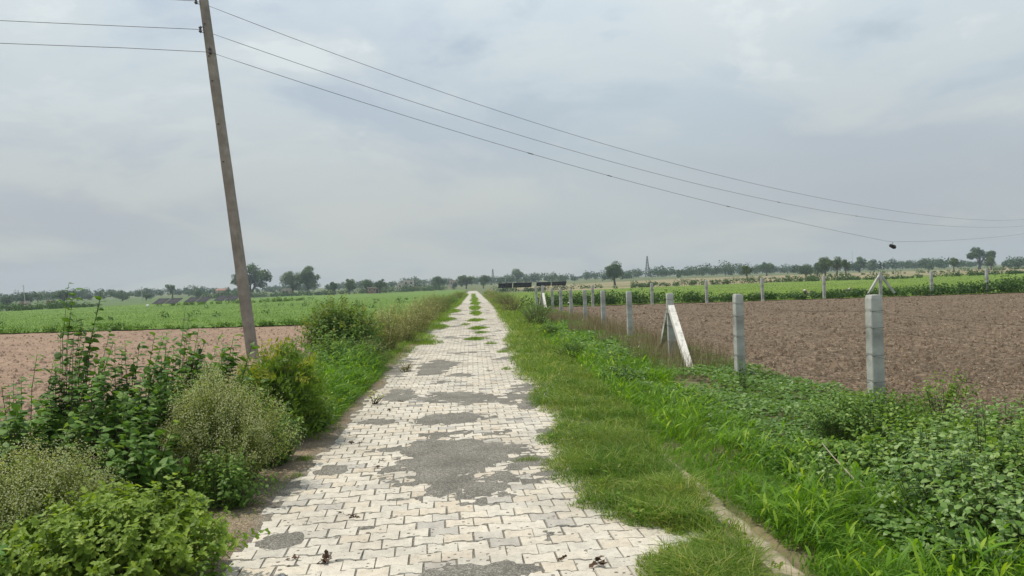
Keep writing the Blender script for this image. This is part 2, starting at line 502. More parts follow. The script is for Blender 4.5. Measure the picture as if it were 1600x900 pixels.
M['tree_y'] = leafm('tree_leaf_yellow_mat', (0.05, 0.09, 0.016), (0.09, 0.145, 0.026), (0.15, 0.20, 0.045), trans=0.28)
M['tree_p'] = leafm('tree_leaf_pale_mat', (0.05, 0.095, 0.03), (0.085, 0.14, 0.045), (0.14, 0.19, 0.075), trans=0.25)
M['tree_far'] = leafm('far_tree_leaf_mat', (0.024, 0.058, 0.018), (0.045, 0.092, 0.028), (0.075, 0.12, 0.042), trans=0.2)


def paver_mat():
    m, t, out = new_mat('paver_mat')
    a = nd(t, 'ShaderNodeAttribute', attribute_name='rnd')
    g = nd(t, 'ShaderNodeNewGeometry')
    base = ramp(t, a.outputs['Fac'], [(0.0, (0.475, 0.415, 0.33)), (0.35, (0.535, 0.49, 0.415)), (0.7, (0.50, 0.47, 0.41)), (0.86, (0.42, 0.395, 0.35)), (0.93, (0.29, 0.28, 0.26)), (1.0, (0.22, 0.215, 0.205))])
    k = nd(t, 'ShaderNodeTexNoise', i_Scale=1.1, i_Detail=5.0, i_Roughness=0.6)
    t.links.new(g.outputs['Position'], k.inputs['Vector'])
    c = mixc(t, ramp(t, k.outputs[0], [(0.44, 0.0), (0.72, 0.6)]), base, (0.27, 0.245, 0.205))
    k2 = nd(t, 'ShaderNodeTexNoise', i_Scale=14.0, i_Detail=6.0, i_Roughness=0.65)
    t.links.new(g.outputs['Position'], k2.inputs['Vector'])
    c = mixc(t, 1.0, c, ramp(t, k2.outputs[0], [(0.3, 0.82), (0.6, 1.06)]), 'MULTIPLY')
    v = nd(t, 'ShaderNodeTexVoronoi', i_Scale=26.0)
    t.links.new(g.outputs['Position'], v.inputs['Vector'])
    sel = nd(t, 'ShaderNodeSeparateColor')
    t.links.new(v.outputs['Color'], sel.inputs[0])
    rad = math_(t, 'MULTIPLY', math_(t, 'POWER', sel.outputs[0], 5.0), 0.40)
    spot = math_(t, 'LESS_THAN', v.outputs['Distance'], rad)
    c = mixc(t, math_(t, 'MULTIPLY', spot, 0.8), c, (0.07, 0.06, 0.05))
    v2 = nd(t, 'ShaderNodeTexVoronoi', i_Scale=110.0)
    t.links.new(g.outputs['Position'], v2.inputs['Vector'])
    s2 = nd(t, 'ShaderNodeSeparateColor')
    t.links.new(v2.outputs['Color'], s2.inputs[0])
    sp2 = math_(t, 'LESS_THAN', v2.outputs['Distance'], math_(t, 'MULTIPLY', math_(t, 'POWER', s2.outputs[0], 4.0), 0.50))
    c = mixc(t, math_(t, 'MULTIPLY', sp2, 0.6), c, (0.16, 0.145, 0.125))
    p = nd(t, 'ShaderNodeBsdfPrincipled', i_Roughness=0.88)
    p.inputs['Specular IOR Level'].default_value = 0.25
    t.links.new(c, p.inputs['Base Color'])
    b = nd(t, 'ShaderNodeBump', i_Strength=0.35, i_Distance=0.004)
    k3 = nd(t, 'ShaderNodeTexNoise', i_Scale=130.0, i_Detail=4.0)
    t.links.new(g.outputs['Position'], k3.inputs['Vector'])
    t.links.new(k3.outputs[0], b.inputs['Height'])
    t.links.new(b.outputs[0], p.inputs['Normal'])
    t.links.new(p.outputs[0], out.inputs[0])
    return m


def sand_mat():
    m, t, out = new_mat('sand_mat')
    g = nd(t, 'ShaderNodeNewGeometry')
    a = nd(t, 'ShaderNodeAttribute', attribute_name='earth')
    k = nd(t, 'ShaderNodeTexNoise', i_Scale=3.0, i_Detail=6.0)
    t.links.new(g.outputs['Position'], k.inputs['Vector'])
    grey = ramp(t, k.outputs[0], [(0.3, (0.155, 0.146, 0.128)), (0.7, (0.225, 0.213, 0.187))])
    tan = ramp(t, k.outputs[0], [(0.3, (0.18, 0.14, 0.095)), (0.7, (0.275, 0.22, 0.155))])
    c = mixc(t, a.outputs['Fac'], grey, tan)
    v = nd(t, 'ShaderNodeTexVoronoi', i_Scale=125.0)
    t.links.new(g.outputs['Position'], v.inputs['Vector'])
    s = nd(t, 'ShaderNodeSeparateColor')
    t.links.new(v.outputs['Color'], s.inputs[0])
    c = mixc(t, 1.0, c, ramp(t, s.outputs[0], [(0.0, 0.6), (0.7, 1.0), (1.0, 1.7)]), 'MULTIPLY')
    p = nd(t, 'ShaderNodeBsdfPrincipled', i_Roughness=0.95)
    p.inputs['Specular IOR Level'].default_value = 0.15
    t.links.new(c, p.inputs['Base Color'])
    b = nd(t, 'ShaderNodeBump', i_Strength=0.8, i_Distance=0.008)
    t.links.new(v.outputs['Distance'], b.inputs['Height'])
    t.links.new(b.outputs[0], p.inputs['Normal'])
    t.links.new(p.outputs[0], out.inputs[0])
    return m


M['paver'] = paver_mat()
M['sand'] = sand_mat()
M['far_paving'] = surf('far_paving_mat', [(0.3, (0.25, 0.235, 0.20)), (0.5, (0.40, 0.375, 0.325)), (0.75, (0.50, 0.47, 0.41))], scale=1.3, detail=8, bump=0.2, bscale=14, scale2=6, coord='World')


# ================================================================== the setting
def sheet(name, xs, ys, lift, mat, label, cat, zf=None, hole=None, attrs=None, parent=None, smooth=True, warp=None):
    X, Y = np.meshgrid(xs, ys)
    if warp is not None:
        X, Y = warp(X, Y)
    Z = tz(X, Y) + lift
    if zf is not None:
        Z = Z + zf(X, Y)
    V = np.stack([X, Y, Z], -1).reshape(-1, 3)
    i = np.arange(len(xs) * len(ys)).reshape(len(ys), len(xs))
    Q = np.stack([i[:-1, :-1], i[:-1, 1:], i[1:, 1:], i[1:, :-1]], -1).reshape(-1, 4)
    at = {k: f(X, Y).ravel() for k, f in (attrs or {}).items()}
    o = mk(name, V, Q, mat, parent, at, smooth)
    if not parent:
        tag(o, label, cat, kind='structure')
    return o


def lines(*seg):
    """graded grid lines: (start, stop, step) pieces"""
    out = [np.arange(a, b, s) for a, b, s in seg]
    return np.unique(np.concatenate(out + [[seg[-1][1]]]).round(4))


gx = lines((-900, -100, 40), (-100, 20, 15), (20, 100, 10), (100, 900, 40))
gy = lines((-60, 28, 11), (28, 253, 15), (253, 900, 30))
sheet('ground', gx, gy, -0.16, M['ground'], 'flat farmland stretching to the wooded horizon', 'ground')

sheet('roadside_verge', lines((-4.2, 5.2, 0.2)), lines((-6, 28, 0.25), (28, 150, 2.0)), -0.03, M['verge'],
      'strip of bare brown earth along both sides of the paved road', 'verge',
      zf=lambda x, y: 0.05 * (fbm(x * 2, y * 2, 3) - 0.5) - 0.02 * sstep(2.5, 4, np.abs(x)) - 0.035 * (np.abs(x) < 1.75))


def clodz(seed, amp):
    return lambda x, y: amp * (0.7 * (fbm(x * 6.5, y * 6.5, seed, 2) - 0.5) + 0.5 * (fbm(x * 0.7, y * 4.2, seed + 5, 2) - 0.5)) * (1 + 0.6 * vnoise(x * 0.6, y * 0.6, seed + 9))


sheet('ploughed_field', lines((-60, -20, 1.0), (-20, -3.1, 0.18)), lines((1, 20, 0.18), (20, 31.4, 0.3)), -0.04, M['soil_l'],
      'bare pinkish brown ploughed soil left of the road behind the weeds', 'field', zf=clodz(4, 0.05),
      warp=lambda X, Y: (X, Y + (Y > 20) * (Y - 20) / 11.4 * np.clip(-(X + 6.8) * 0.155, 0, 8)))
sheet('ploughed_field', lines((4.3, 26, 0.17), (26, 70, 0.8)), lines((1, 20, 0.17), (20, 44, 0.3)), -0.04, M['soil_r'],
      'brown ploughed field inside the concrete post fence on the right', 'field', zf=clodz(14, 0.06),
      warp=lambda X, Y: (X, Y + (Y > 20) * (Y - 20) / 24 * (-np.clip((X - 10) * 0.16, -0.9, 5))))
sheet('crop_field', lines((-73, -2.4, 4)), lines((31.2, 300, 8)), 0.0, M['crop_l'], 'bright green low crop field left of the road, beyond the ploughed soil', 'field',
      warp=lambda X, Y: (X, Y + (Y < 32) * np.clip(-(X + 6.8) * 0.155, 0, 8)))
sheet('crop_field', lines((-420, -73.2, 12)), lines((60, 420, 12)), -0.04, M['crop_d'], 'duller green field at the far left around the ruined walls', 'field')
sheet('crop_field', lines((3.6, 20, 4), (20, 130, 6)), lines((43.5, 150, 6)), 0.0, M['crop_r'], 'yellow green crop field behind the back fence on the right', 'field',
      warp=lambda X, Y: (X, Y + (Y < 44) * (-np.clip((X - 10) * 0.16, -0.9, 12)) - (Y > 149) * np.clip((X - 30) * 0.35, 0, 30)))
sheet('stubble_field', lines((16, 20, 4), (20, 100, 8), (100, 420, 16)), lines((152, 340, 8)), -0.02, M['tan'], 'tan and green stubble strips below the far trees on the right', 'field',
      warp=lambda X, Y: (X, Y - (Y < 153) * np.clip((X - 30) * 0.34, 0, 30)))
sheet('crop_field', lines((130.4, 500, 12)), lines((40, 116, 8)), -0.02, M['crop_d'], 'dull green field at the far right edge', 'field')


# ---- road -----------------------------------------------------------------
road = sheet('paved_road', lines((-1.75, 1.6, 0.35)), lines((-6, 28, 1.0), (28, 260, 8)), -0.022, M['sand'],
             'straight village road of pale interlocking concrete pavers running to the horizon', 'road',
             attrs={'earth': lambda x, y: np.zeros_like(x)})

PA, PE, PW = 0.0920, 0.0805, 0.0590
outl = np.array([(-PA, -PE), (-.056, -PE), (-.034, -PW), (.034, -PW), (.056, -PE), (PA, -PE), (PA, PE), (.056, PE), (.034, PW), (-.034, PW), (-.056, PE), (-PA, PE)])
ins = outl * np.array([0.965, 0.945])
pv = np.concatenate([np.c_[ins, np.zeros(12)], np.c_[outl, np.full(12, -0.013)]])
pt = [(0, 1, 11), (1, 10, 11), (1, 2, 10), (2, 9, 10), (2, 3, 9), (3, 8, 9), (3, 4, 8), (4, 7, 8), (4, 5, 7), (5, 6, 7)]
pq = [(i, 12 + i, 12 + (i + 1) % 12, (i + 1) % 12) for i in range(12)]
pt, pq = np.array(pt), np.array(pq)
variants = []
vals = [0.05, 0.15, 0.22, 0.3, 0.36, 0.42, 0.5, 0.58, 0.66, 0.74, 0.82, 0.88, 0.97]
for v in vals:
    jj = R_.normal(0, 0.0018, (24, 3)) * np.array([1, 1, 0.4])
    jj[12:] *= 0.3
    variants.append(mesh_of('paver', pv + jj, [pt, pq], M['paver'], {'rnd': np.full(24, v)}))
PITCH = 0.1445
pavers = []
for r in range(int(62 / PITCH)):
    y0 = r * PITCH
    off = 0.095 if r % 2 else 0.0
    for k in range(17):
        x = -1.47 + off + 0.19 * k
        if x > 1.5:
            continue
        pavers.append((x + R_.normal(0, 0.002), y0 + 0.075 * x + R_.normal(0, 0.002) + 0.012 * math.sin(x * 2.1 + r * 0.05)))
pavers = np.array(pavers)
npv = len(pavers)
wgt = np.array([1, 1, 1, 1.3, 1.5, 1.5, 1.3, 1.2, 1, 1, .9, .5, .28])
pick = R_.choice(len(vals), npv, p=wgt / wgt.sum())
pz = R_.normal(0, 0.0022, npv) + tz(pavers[:, 0], pavers[:, 1]) + 0.010 * (fbm(pavers[:, 0] * 0.9, pavers[:, 1] * 0.9, 55) - 0.5)
prot = R_.normal(0, 0.009, npv) + 0.06
ptx, pty = R_.normal(0, 0.008, npv), R_.normal(0, 0.008, npv)
# seen in the photograph and not under the grass: the 300 largest become single parts
vis = (pavers[:, 1] > 3.95) & (pavers[:, 0] < 1.12) & (pavers[:, 0] > -1.0 - 0.11 * pavers[:, 1])
order = [i for i in np.argsort(pavers[:, 1]) if vis[i]][:300]
single = np.zeros(npv, bool)
single[order] = True
for i in order:
    o = bpy.data.objects.new('paver', variants[pick[i]])
    col.objects.link(o)
    o.parent = road
    o.location = (float(pavers[i, 0]), float(pavers[i, 1]), float(pz[i]))
    o.rotation_euler = (float(ptx[i]), float(pty[i]), float(prot[i]))
rest = np.where(~single)[0]
near = pavers[rest, 1] < 24
c_, s_ = np.cos(prot[rest]), np.sin(prot[rest])
bx, by, bz = pv[:, 0], pv[:, 1], pv[:, 2]
VX = c_[:, None] * bx - s_[:, None] * by + pavers[rest, 0][:, None]
VY = s_[:, None] * bx + c_[:, None] * by + pavers[rest, 1][:, None]
VZ = bz[None] + pz[rest][:, None] + bx * -pty[rest][:, None] + by * ptx[rest][:, None]
base_i = (np.arange(len(rest)) * 24)[:, None, None]
o = mk('paving', np.stack([VX, VY, VZ], -1), [(pt[None] + base_i).reshape(-1, 3)] + [(pq[None] + base_i[near]).reshape(-1, 4)], M['paver'], road,
       {'rnd': np.repeat(np.array(vals)[pick[rest]], 24)})
o['kind'] = 'stuff'
X, Y = np.meshgrid([-1.3, 1.45], lines((61.6, 200, 8)))
sheet('far_paving', [-1.35, 1.45], lines((61.9, 258, 7)), 0.0, M['far_paving'], '', '', parent=road)

# loose sand in the joints and drifted over the pavers in patches
PATCH = [(-0.19, 6.72, 0.64, 1.02, 1), (-0.29, 8.62, 0.40, 0.36, .95), (-0.22, 10.1, 0.58, 0.55, .95), (-1.10, 10.4, 0.28, 0.55, .9), (-0.07, 3.98, 0.27, 0.25, 1),
         (-1.27, 4.72, 0.17, 0.17, .9), (-0.33, 5.72, 0.13, 0.10, .75), (-1.19, 8.61, 0.22, 0.20, .8), (-0.25, 12.57, 0.26, 0.34, .75), (-1.27, 6.47, 0.14, 0.20, .8),
         (0.05, 5.78, 0.10, 0.07, .7), (-0.55, 11.8, 0.25, 0.2, .55), (-0.3, 16.4, 0.45, 0.35, .55), (0.25, 13.2, 0.2, 0.3, .5), (-0.5, 14.2, 0.3, 0.25, .5), (0.75, 7.7, 0.2, 0.3, .8), (0.65, 9.2, 0.15, 0.3, .7),
         (-0.62, 5.5, 0.12, 0.08, .62), (-0.1, 21.5, 0.5, 0.4, .5), (0.62, 6.05, 0.16, 0.12, .7), (-0.85, 7.15, 0.2, 0.12, .65), (-0.75, 4.9, 0.06, 0.05, .8), (0.45, 4.62, 0.05, 0.05, .55)]


def sand_level(x, y):
    n = fbm(x * 3.2, y * 3.2, 21, 4)
    n2 = fbm(x * 9, y * 9, 31, 3)
    n4 = fbm(x * 24, y * 24, 33, 2)
    m = np.zeros_like(x)
    for px, py, rx, ry, s in PATCH:
        d = np.hypot((x - px) / rx, (y - py) / ry) + 1.1 * (n - 0.5) + 0.9 * (n2 - 0.5) + 0.5 * (n4 - 0.5)
        m = np.maximum(m, s * sstep(1.30, 0.60, d))
    n3 = fbm(x * 1.3, y * 1.0, 41, 3)
    m = np.maximum(m, 0.72 * sstep(0.62, 0.74, n3 + 0.2 * (n2 - 0.5)))
    left = sstep(-1.40, -1.62, x + 0.34 * (n3 - 0.5) + 0.22 * (n - 0.5))
    right = sstep(1.15, 1.5, x + 0.25 * (n - 0.5)) * 0.8
    return m, left, right, n2


def sand_z(x, y):
    m, l, r, n2 = sand_level(x, y)
    return 0.017 * np.maximum(m, np.maximum(l * 1.15, r)) + 0.004 * (n2 - 0.5) + 0.010 * (fbm(x * 0.9, y * 0.9, 55) - 0.5) - 0.0078


def earth_f(x, y):
    m, l, r, n2 = sand_level(x, y)
    return np.clip(np.maximum(l, r) * (1 - 0.3 * m), 0, 1)


so_ = sheet('drifted_sand', lines((-2.1, 1.55, 0.034)), lines((2.5, 13, 0.034), (14, 24, 0.06), (24, 62, 0.2)), 0.0, M['sand'], 'grey gritty sand drifted in patches over the pale pavers', 'sand',
            zf=sand_z, attrs={'earth': earth_f})
so_['kind'] = 'stuff'

# concrete edging strip on the right of the road
ky = lines((-3, 14, 0.08), (14, 60, 1.0))
prof = [(1.455, -0.06), (1.462, -0.010), (1.48, 0.002), (1.53, 0.006), (1.60, 0.006), (1.665, 0.003), (1.70, -0.008), (1.71, -0.06)]
KV = []
for i, y in enumerate(ky):
    for j, (x, z) in enumerate(prof):
        w = 0.06 * (vnoise(y * 9.1 + j * 0.3, (j > 3) * 1.7, 5) - 0.5) + 0.06 * (vnoise(y * 1.9, (j > 3) * 2.0, 6) - 0.5)
        KV.append((x + w, y, z + 0.016 * (vnoise(y * 7, j * 2.3, 8) - 0.5) + float(tz(0, y)) - 0.05 * float(sstep(6.4, 7.6, y))))
n = len(prof)
KQ = [(i * n + j, i * n + j + 1, (i + 1) * n + j + 1, (i + 1) * n + j) for i in range(len(ky) - 1) for j in range(n - 1)]
o = mk('concrete_edging', KV, [np.array(KQ)], M['kerb'], None, None, True)
tag(o, 'worn sandy concrete edging strip showing between the grass right of the pavers', 'edging', kind='structure')


# ================================================================== pole, power lines
def insulator(parent, c, ax, name='insulator'):
    """shackle insulator: ribbed spool on a bolt held by a strap, axis along ax"""
    c = np.array(c, float)
    ax = unit(np.array(ax, float))
    b = MB()
    prof = [(-.055, .012), (-.055, .036), (-.04, .042), (-.025, .026), (-.008, .024), (.008, .024), (.025, .026), (.04, .042), (.055, .036), (.055, .012)]
    up = np.array([0, 0, 1.0])
    pts = np.array([c + up * z for z, _ in prof])
    b.tube(pts, [r for _, r in prof], 10)
    o = b.build(name, M['porcelain'], parent, True)
    s = MB()
    for z in (-.065, .065):
        s.bar(c + up * z - ax * 0.02, c + up * z + ax * 0.17, 0.028, 0.006)
    s.tube(np.array([c + up * -.085, c + up * .085]), 0.008, 6)
    s.build('strap', M['metal'], o)
    return o


def lean_pole(name, label, base, top, w0, d0, w1, d1, rz, ins_z, sides, group):
    base, top = np.array(base, float), np.array(top, float)
    root = empty(name, base)
    tag(root, label, 'pole', group)
    b = MB()
    L = top - base
    up = np.array([math.sin(rz), math.cos(rz), 0])
    # slightly uneven shaft in segments
    prev = None
    nseg = 14
    ds = unit(L)
    x = unit(np.cross(ds, up))
    y = np.cross(x, ds)
    rings = []
    for i in range(nseg + 1):
        t = i / nseg
        c = L * t if i else L * (-0.08)
        w, d = w0 + (w1 - w0) * t, d0 + (d1 - d0) * t
        w *= 1 + 0.025 * R_.normal()
        d *= 1 + 0.025 * R_.normal()
        ch = 0.018
        ring = []
        for sx, sy, k in ((1, 1, 0), (1, 1, 1), (-1, 1, 1), (-1, 1, 0), (-1, -1, 0), (-1, -1, 1), (1, -1, 1), (1, -1, 0)):
            ring.append(c + x * sx * (w / 2 - (ch if k else 0)) + y * sy * (d / 2 - (0 if k else ch)))
        rings.append(ring)
    V = np.array(rings).reshape(-1, 3)
    Q = [(i * 8 + j, i * 8 + (j + 1) % 8, (i + 1) * 8 + (j + 1) % 8, (i + 1) * 8 + j) for i in range(nseg) for j in range(8)]
    e = nseg * 8
    T = [(e, e + i, e + i + 1) for i in range(1, 7)]
    b.add(V, T, Q)
    b.build('shaft', M['pole'], root)
    at = []
    for z, (ox, oy) in zip(ins_z, sides):
        t = (z - base[2]) / L[2]
        c = L * t + np.array([ox, oy, 0.0])
        insulator(root, c, -np.array([ox, oy, 0.0]))
        at.append(base + c)
    for t in (0.52, 0.62, 0.735, 0.80, 0.885):
        c = L * t
        bb = MB()
        bb.bar(c - y * (d0 * 0.5), c - y * (d0 * 0.5 + 0.012), 0.03, 0.03)
        bb.build('bolt', M['metal'], root)
    return root, at


near, A0 = lean_pole('utility_pole', 'leaning weathered concrete power pole left of the road, carrying three wires', (-5.2, 17.55, 0.0), (-6.06, 17.55, 8.75), 0.255, 0.165, 0.19, 0.125,
                     math.radians(24), (8.28, 7.62, 7.10), ((-0.16, -0.06), (-0.15, -0.06), (0.02, -0.13)), None)
far, A1 = lean_pole('utility_pole', 'distant power pole at the right edge of the frame where the wires end', (48.3, 61.5, float(tz(48.3, 61.5))), (48.5, 61.6, 5.9), 0.28, 0.2, 0.16, 0.12,
                    math.radians(60), (5.30, 4.72, 4.06), ((-0.26, -0.12), (-0.26, -0.12), (-0.26, -0.12)), None)
WP = [[(-3.14, 19.24, 7.61), (-.34, 21.55, 7.13), (3.92, 25.05, 6.54), (8.92, 29.16, 5.94), (16.03, 35.01, 5.32), (30.46, 46.88, 4.83)],
      [(-3.23, 19.17, 7.04), (-.36, 21.53, 6.56), (3.65, 24.83, 5.97), (8.9, 29.14, 5.36), (14.63, 33.86, 4.82), (21.14, 39.21, 4.41), (30.43, 46.85, 4.24), (35.51, 51.03, 4.24)],
      [(-3.25, 19.15, 6.54), (-.37, 21.52, 6.06), (1.8, 23.3, 5.72), (5.05, 25.98, 5.22), (8.87, 29.12, 4.72), (11.07, 30.93, 4.43), (20.46, 38.65, 3.45), (24.91, 42.31, 3.05), (31.51, 47.74, 3.2)]]
WN = ['highest of the three power lines strung from the leaning pole', 'middle power line of the three strung from the leaning pole', 'lowest power line, sagging under a dark hanging weight on the right']
for i in range(3):
    a, e = np.array(A0[i]), np.array(A1[i])
    span = np.array([a] + WP[i] + [e])
    tpar = np.concatenate([[0], np.cumsum(np.linalg.norm(np.diff(span[:, :2], axis=0), axis=1))])
    tt = np.linspace(0, tpar[-1], 90)
    # smooth sagging curve: straight in plan, piecewise cubic height
    if i < 2:
        pz_ = np.polyfit(tpar, span[:, 2], 4)
        z = np.polyval(pz_, tt)
        z += np.interp(tt, [0, tpar[-1]], [a[2] - z[0], e[2] - z[-1]])
    else:
        k = 8
        pz_ = np.polyfit(tpar[:k + 1], span[:k + 1, 2], 3)
        q2 = np.polyfit(tpar[k:], span[k:, 2], 2)
        z = np.where(tt < tpar[k], np.polyval(pz_, tt), np.polyval(q2, tt))
    xy = a[:2] + (e - a)[:2] * (tt / tpar[-1])[:, None]
    right = np.c_[xy, z]
    tl = np.linspace(0, 1, 24)[1:]
    endl = a + np.array([-39.5, -10.8, -0.1])
    left = a + (endl - a) * tl[:, None]
    left[:, 2] -= 4 * 0.28 * tl * (1 - tl)
    path = np.concatenate([left[::-1], right])
    rad = np.full(len(path), 0.0065)
    b = MB()
    b.tube(path, rad, 5)
    root = b.build('power_line', M['wire'])
    tag(root, WN[i], 'power line', 'power lines on the leaning pole')
    for px in ([1.8, 5.05, 11.07] if i == 2 else [14.63, 21.14] if i == 1 else []):
        j = int(np.argmin(np.abs(path[:, 0] - px) + (np.arange(len(path)) < 23) * 99))
        bb = MB()
        dd = unit(path[j + 1] - path[j])
        bb.tube(np.array([path[j] - dd * 0.14, path[j] - dd * 0.10, path[j] + dd * 0.10, path[j] + dd * 0.14]), [0.007, 0.016, 0.016, 0.007], 6)
        bb.build('splice', M['wire'], root)
    if i == 2:
        jw = 23 + int(np.argmin(np.abs(right[:, 0] - 25.1)))
        hang = path[jw].copy()

# oblong dark weight hooked on the lowest wire
root = empty('hanging_weight', hang + np.array([0, 0, -0.42]))
tag(root, 'dark brown oblong weight dangling from the lowest power line on the right', 'weight')
ax = unit(np.array([0.84, -0.1, -0.42]))
pr = [(-.21, .02), (-.19, .085), (-.13, .115), (-.05, .118), (.03, .125), (.12, .12), (.18, .08), (.205, .02)]
b = MB()
b.tube(np.array([ax * s + np.array([0, 0, .14]) + R_.normal(0, .004, 3) for s, _ in pr]), [r for _, r in pr], 12)
b.build('body', M['rubber'], root, True)
b = MB()
th = np.linspace(0, 2 * math.pi, 13)
b.tube(np.array([(0.0, 0.03 * math.cos(t), 0.34 + 0.09 * math.sin(t)) for t in th]), 0.007, 5)
b.build('hook', M['metal'], root)


# ================================================================== fence
def fence_post(x, y, h, label, group, w=0.14, lean=(0, 0), mat='concrete', ties=(), rz=0.0, zb=None):
    z0 = float(tz(x, y)) if zb is None else zb
    root = empty('fence_post', (x, y, z0), rz)
    tag(root, label, 'fence post', group)
    b = MB()
    top = np.array([lean[0], lean[1], h])
    b.bar((0, 0, -0.3), top * 0.97, w, w, up=(0, 1, 0), w2=w * 0.93, h2=w * 0.93, cham=0.008)
    b.bar(top * 0.97, top, w * 0.92, w * 0.92, up=(0, 1, 0), w2=w * 0.82, h2=w * 0.82, cham=0.008)
    b.build('shaft', M[mat], root)
    for t in ties:
        c = top * (t / h)
        bb = MB()
        s = w / 2 + 0.004
        loop = np.array([c + np.array([a * s, bb_ * s, 0.006 * k]) for k, (a, bb_) in enumerate([(-1, -1), (1, -1), (1, 1), (-1, 1), (-1, -1.02)])])
        bb.tube(loop, 0.002, 4)
        bb.tube(np.array([loop[0], loop[0] + np.array([-0.02, -0.03, 0.012])]), 0.0035, 4)
        bb.build('wire_tie', M['galv'], root)
    return root


def brace(root, a, b_, w, mat='concrete', label=None):
    b = MB()
    b.bar(a, b_, w, w, up=(0, 0, 1), cham=0.006)
    o = b.build('brace', M[mat], root)
    if label:
        o['label'] = label
    return o


FG = 'concrete posts of the roadside fence'
FP = [(4.52, 8.08, 1.30, 'nearest and largest concrete fence post, rising from leafy weeds on the right'),
      (4.06, 11.09, 1.265, 'second concrete fence post from the camera, in low ground cover'),
      (3.75, 13.80, 1.24, 'strain post with two sloping braces, one of them white, beside the ploughed field'),
      (3.90, 18.2, 1.20, 'first concrete fence post beyond the one with white brace, in dry grass'),
      (3.97, 22.3, 1.155, 'second concrete fence post beyond the near braced post'),
      (3.93, 25.7, 1.13, 'third concrete fence post beyond the near braced post'),
      (3.92, 29.3, 1.11, 'fourth concrete fence post beyond the near braced post'),
      (3.88, 32.4, 1.12, 'fifth concrete fence post beyond the near braced post'),
      (3.92, 36.2, 1.13, 'thin concrete fence post just right of the far white brace'),
      (3.86, 40.4, 1.30, 'far roadside strain post with short white brace'),
      (3.82, 44.2, 1.30, 'farthest roadside fence post, left of the far white brace')]
for i, (x, y, h, lab) in enumerate(FP):
    fence_post(x, y, h, lab, FG, w=0.145 if i == 0 else 0.135, lean=(-0.012 + R_.normal(0, 0.006), R_.normal(0, 0.008)), ties=(0.32, 0.62, 0.93, 1.12) if i == 0 else (0.32, 0.62, 0.93, 1.12) if i < 3 else (0.62, 0.93),
               rz=(0.0, 0.05, -0.1)[i % 3])
posts = [o for o in col.objects if o.name.startswith('fence_post') and o.type == 'EMPTY']
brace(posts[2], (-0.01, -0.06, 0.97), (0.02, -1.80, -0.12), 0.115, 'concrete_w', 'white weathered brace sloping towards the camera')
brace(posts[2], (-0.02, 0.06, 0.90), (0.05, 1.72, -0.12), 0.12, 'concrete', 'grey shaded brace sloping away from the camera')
b = MB()
b.tube(np.array([(s[0] * 0.09, s[1] * 0.12, 0.86) for s in ((-1, -1), (1, -1), (1, 1), (-1, 1), (-1, -1))]), 0.006, 4)
b.build('wire_tie', M['galv'], posts[2])
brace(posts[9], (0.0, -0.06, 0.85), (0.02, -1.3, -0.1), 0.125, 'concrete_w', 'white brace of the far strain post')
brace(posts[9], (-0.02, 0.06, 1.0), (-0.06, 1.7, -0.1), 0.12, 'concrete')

BG = 'posts of the fence across the back of the ploughed field'
BP = [(7.0, 42.8, 1.22), (10.47, 42.6, 1.22), (13.66, 42.4, 1.28), (16.92, 42.2, 1.32), (20.51, 42.0, 1.32), (23.79, 41.8, 1.40), (26.7, 41.5, 1.36), (29.83, 41.2, 1.42)]
BL = ['leftmost post of the fence across the back of the ploughed field', 'second back fence post, seen above the near braced post on its left', 'third back fence post, between the near braced post and the second roadside post',
      'fourth back fence post, just right of the second roadside post', 'back fence post midway between brown heap bushes', 'back fence strain post with two braces spread like a tripod', 'back fence post just right of the tripod braces', 'rightmost post of the back fence beside tall weeds']
bposts = []
for (x, y, h), lab in zip(BP, BL):
    bposts.append(fence_post(x, y, h, lab, BG, w=0.15, lean=(R_.normal(0, 0.015), 0), ties=()))
for s in (-1, 1):
    brace(bposts[5], (s * 0.05, 0, 1.22), (s * 0.78, -0.1, 0.18), 0.12, 'concrete')
    b = MB()
# barbed wire strands
for k, (z, nm) in enumerate([(0.32, 'lowest'), (0.62, 'second lowest'), (0.93, 'second highest'), (1.12, 'topmost')]):
    pts = []
    for a, c in zip([(4.95, 4.6, 0, '')] + FP[:-1], FP):
        for t in np.linspace(0, 1, 7)[:-1]:
            x, y = a[0] + (c[0] - a[0]) * t, a[1] + (c[1] - a[1]) * t
            pts.append((x - 0.075, y, float(tz(x, y)) + z * (1 if y < 15 else 0.93) - 0.05 * math.sin(math.pi * t) + R_.normal(0, 0.004)))
    b = MB()
    b.tube(np.array(pts), 0.0018, 3)
    for p, q in zip(pts[:22], pts[1:23]):
        for t in np.arange(0.1, 1, 0.25):
            c = np.array(p) + (np.array(q) - np.array(p)) * t
            d = R_.normal(0, 1, 3)
            d = d / np.linalg.norm(d) * 0.016
            b.bar(c - d, c + d, 0.0022)
    o = b.build('barbed_wire', M['galv'])
    tag(o, nm + ' strand of barbed wire along the roadside fence', 'wire', 'barbed wire strands of the roadside fence')
for k, (z, nm) in enumerate([(0.5, 'lower'), (0.85, 'middle'), (1.12, 'upper')]):
    pts = []
    for a, c in zip([(3.86, 44.2, 0)] + BP[:-1], BP):
        for t in np.linspace(0, 1, 4)[:-1]:
            x, y = a[0] + (c[0] - a[0]) * t, a[1] + (c[1] - a[1]) * t
            pts.append((x, y - 0.08, float(tz(x, y)) + z - 0.04 * math.sin(math.pi * t)))
    b = MB()
    b.tube(np.array(pts), 0.003, 3)
    o = b.build('barbed_wire', M['galv'])
    tag(o, nm + ' strand of wire along the fence at the back of the ploughed field', 'wire', 'wire strands of the back fence')


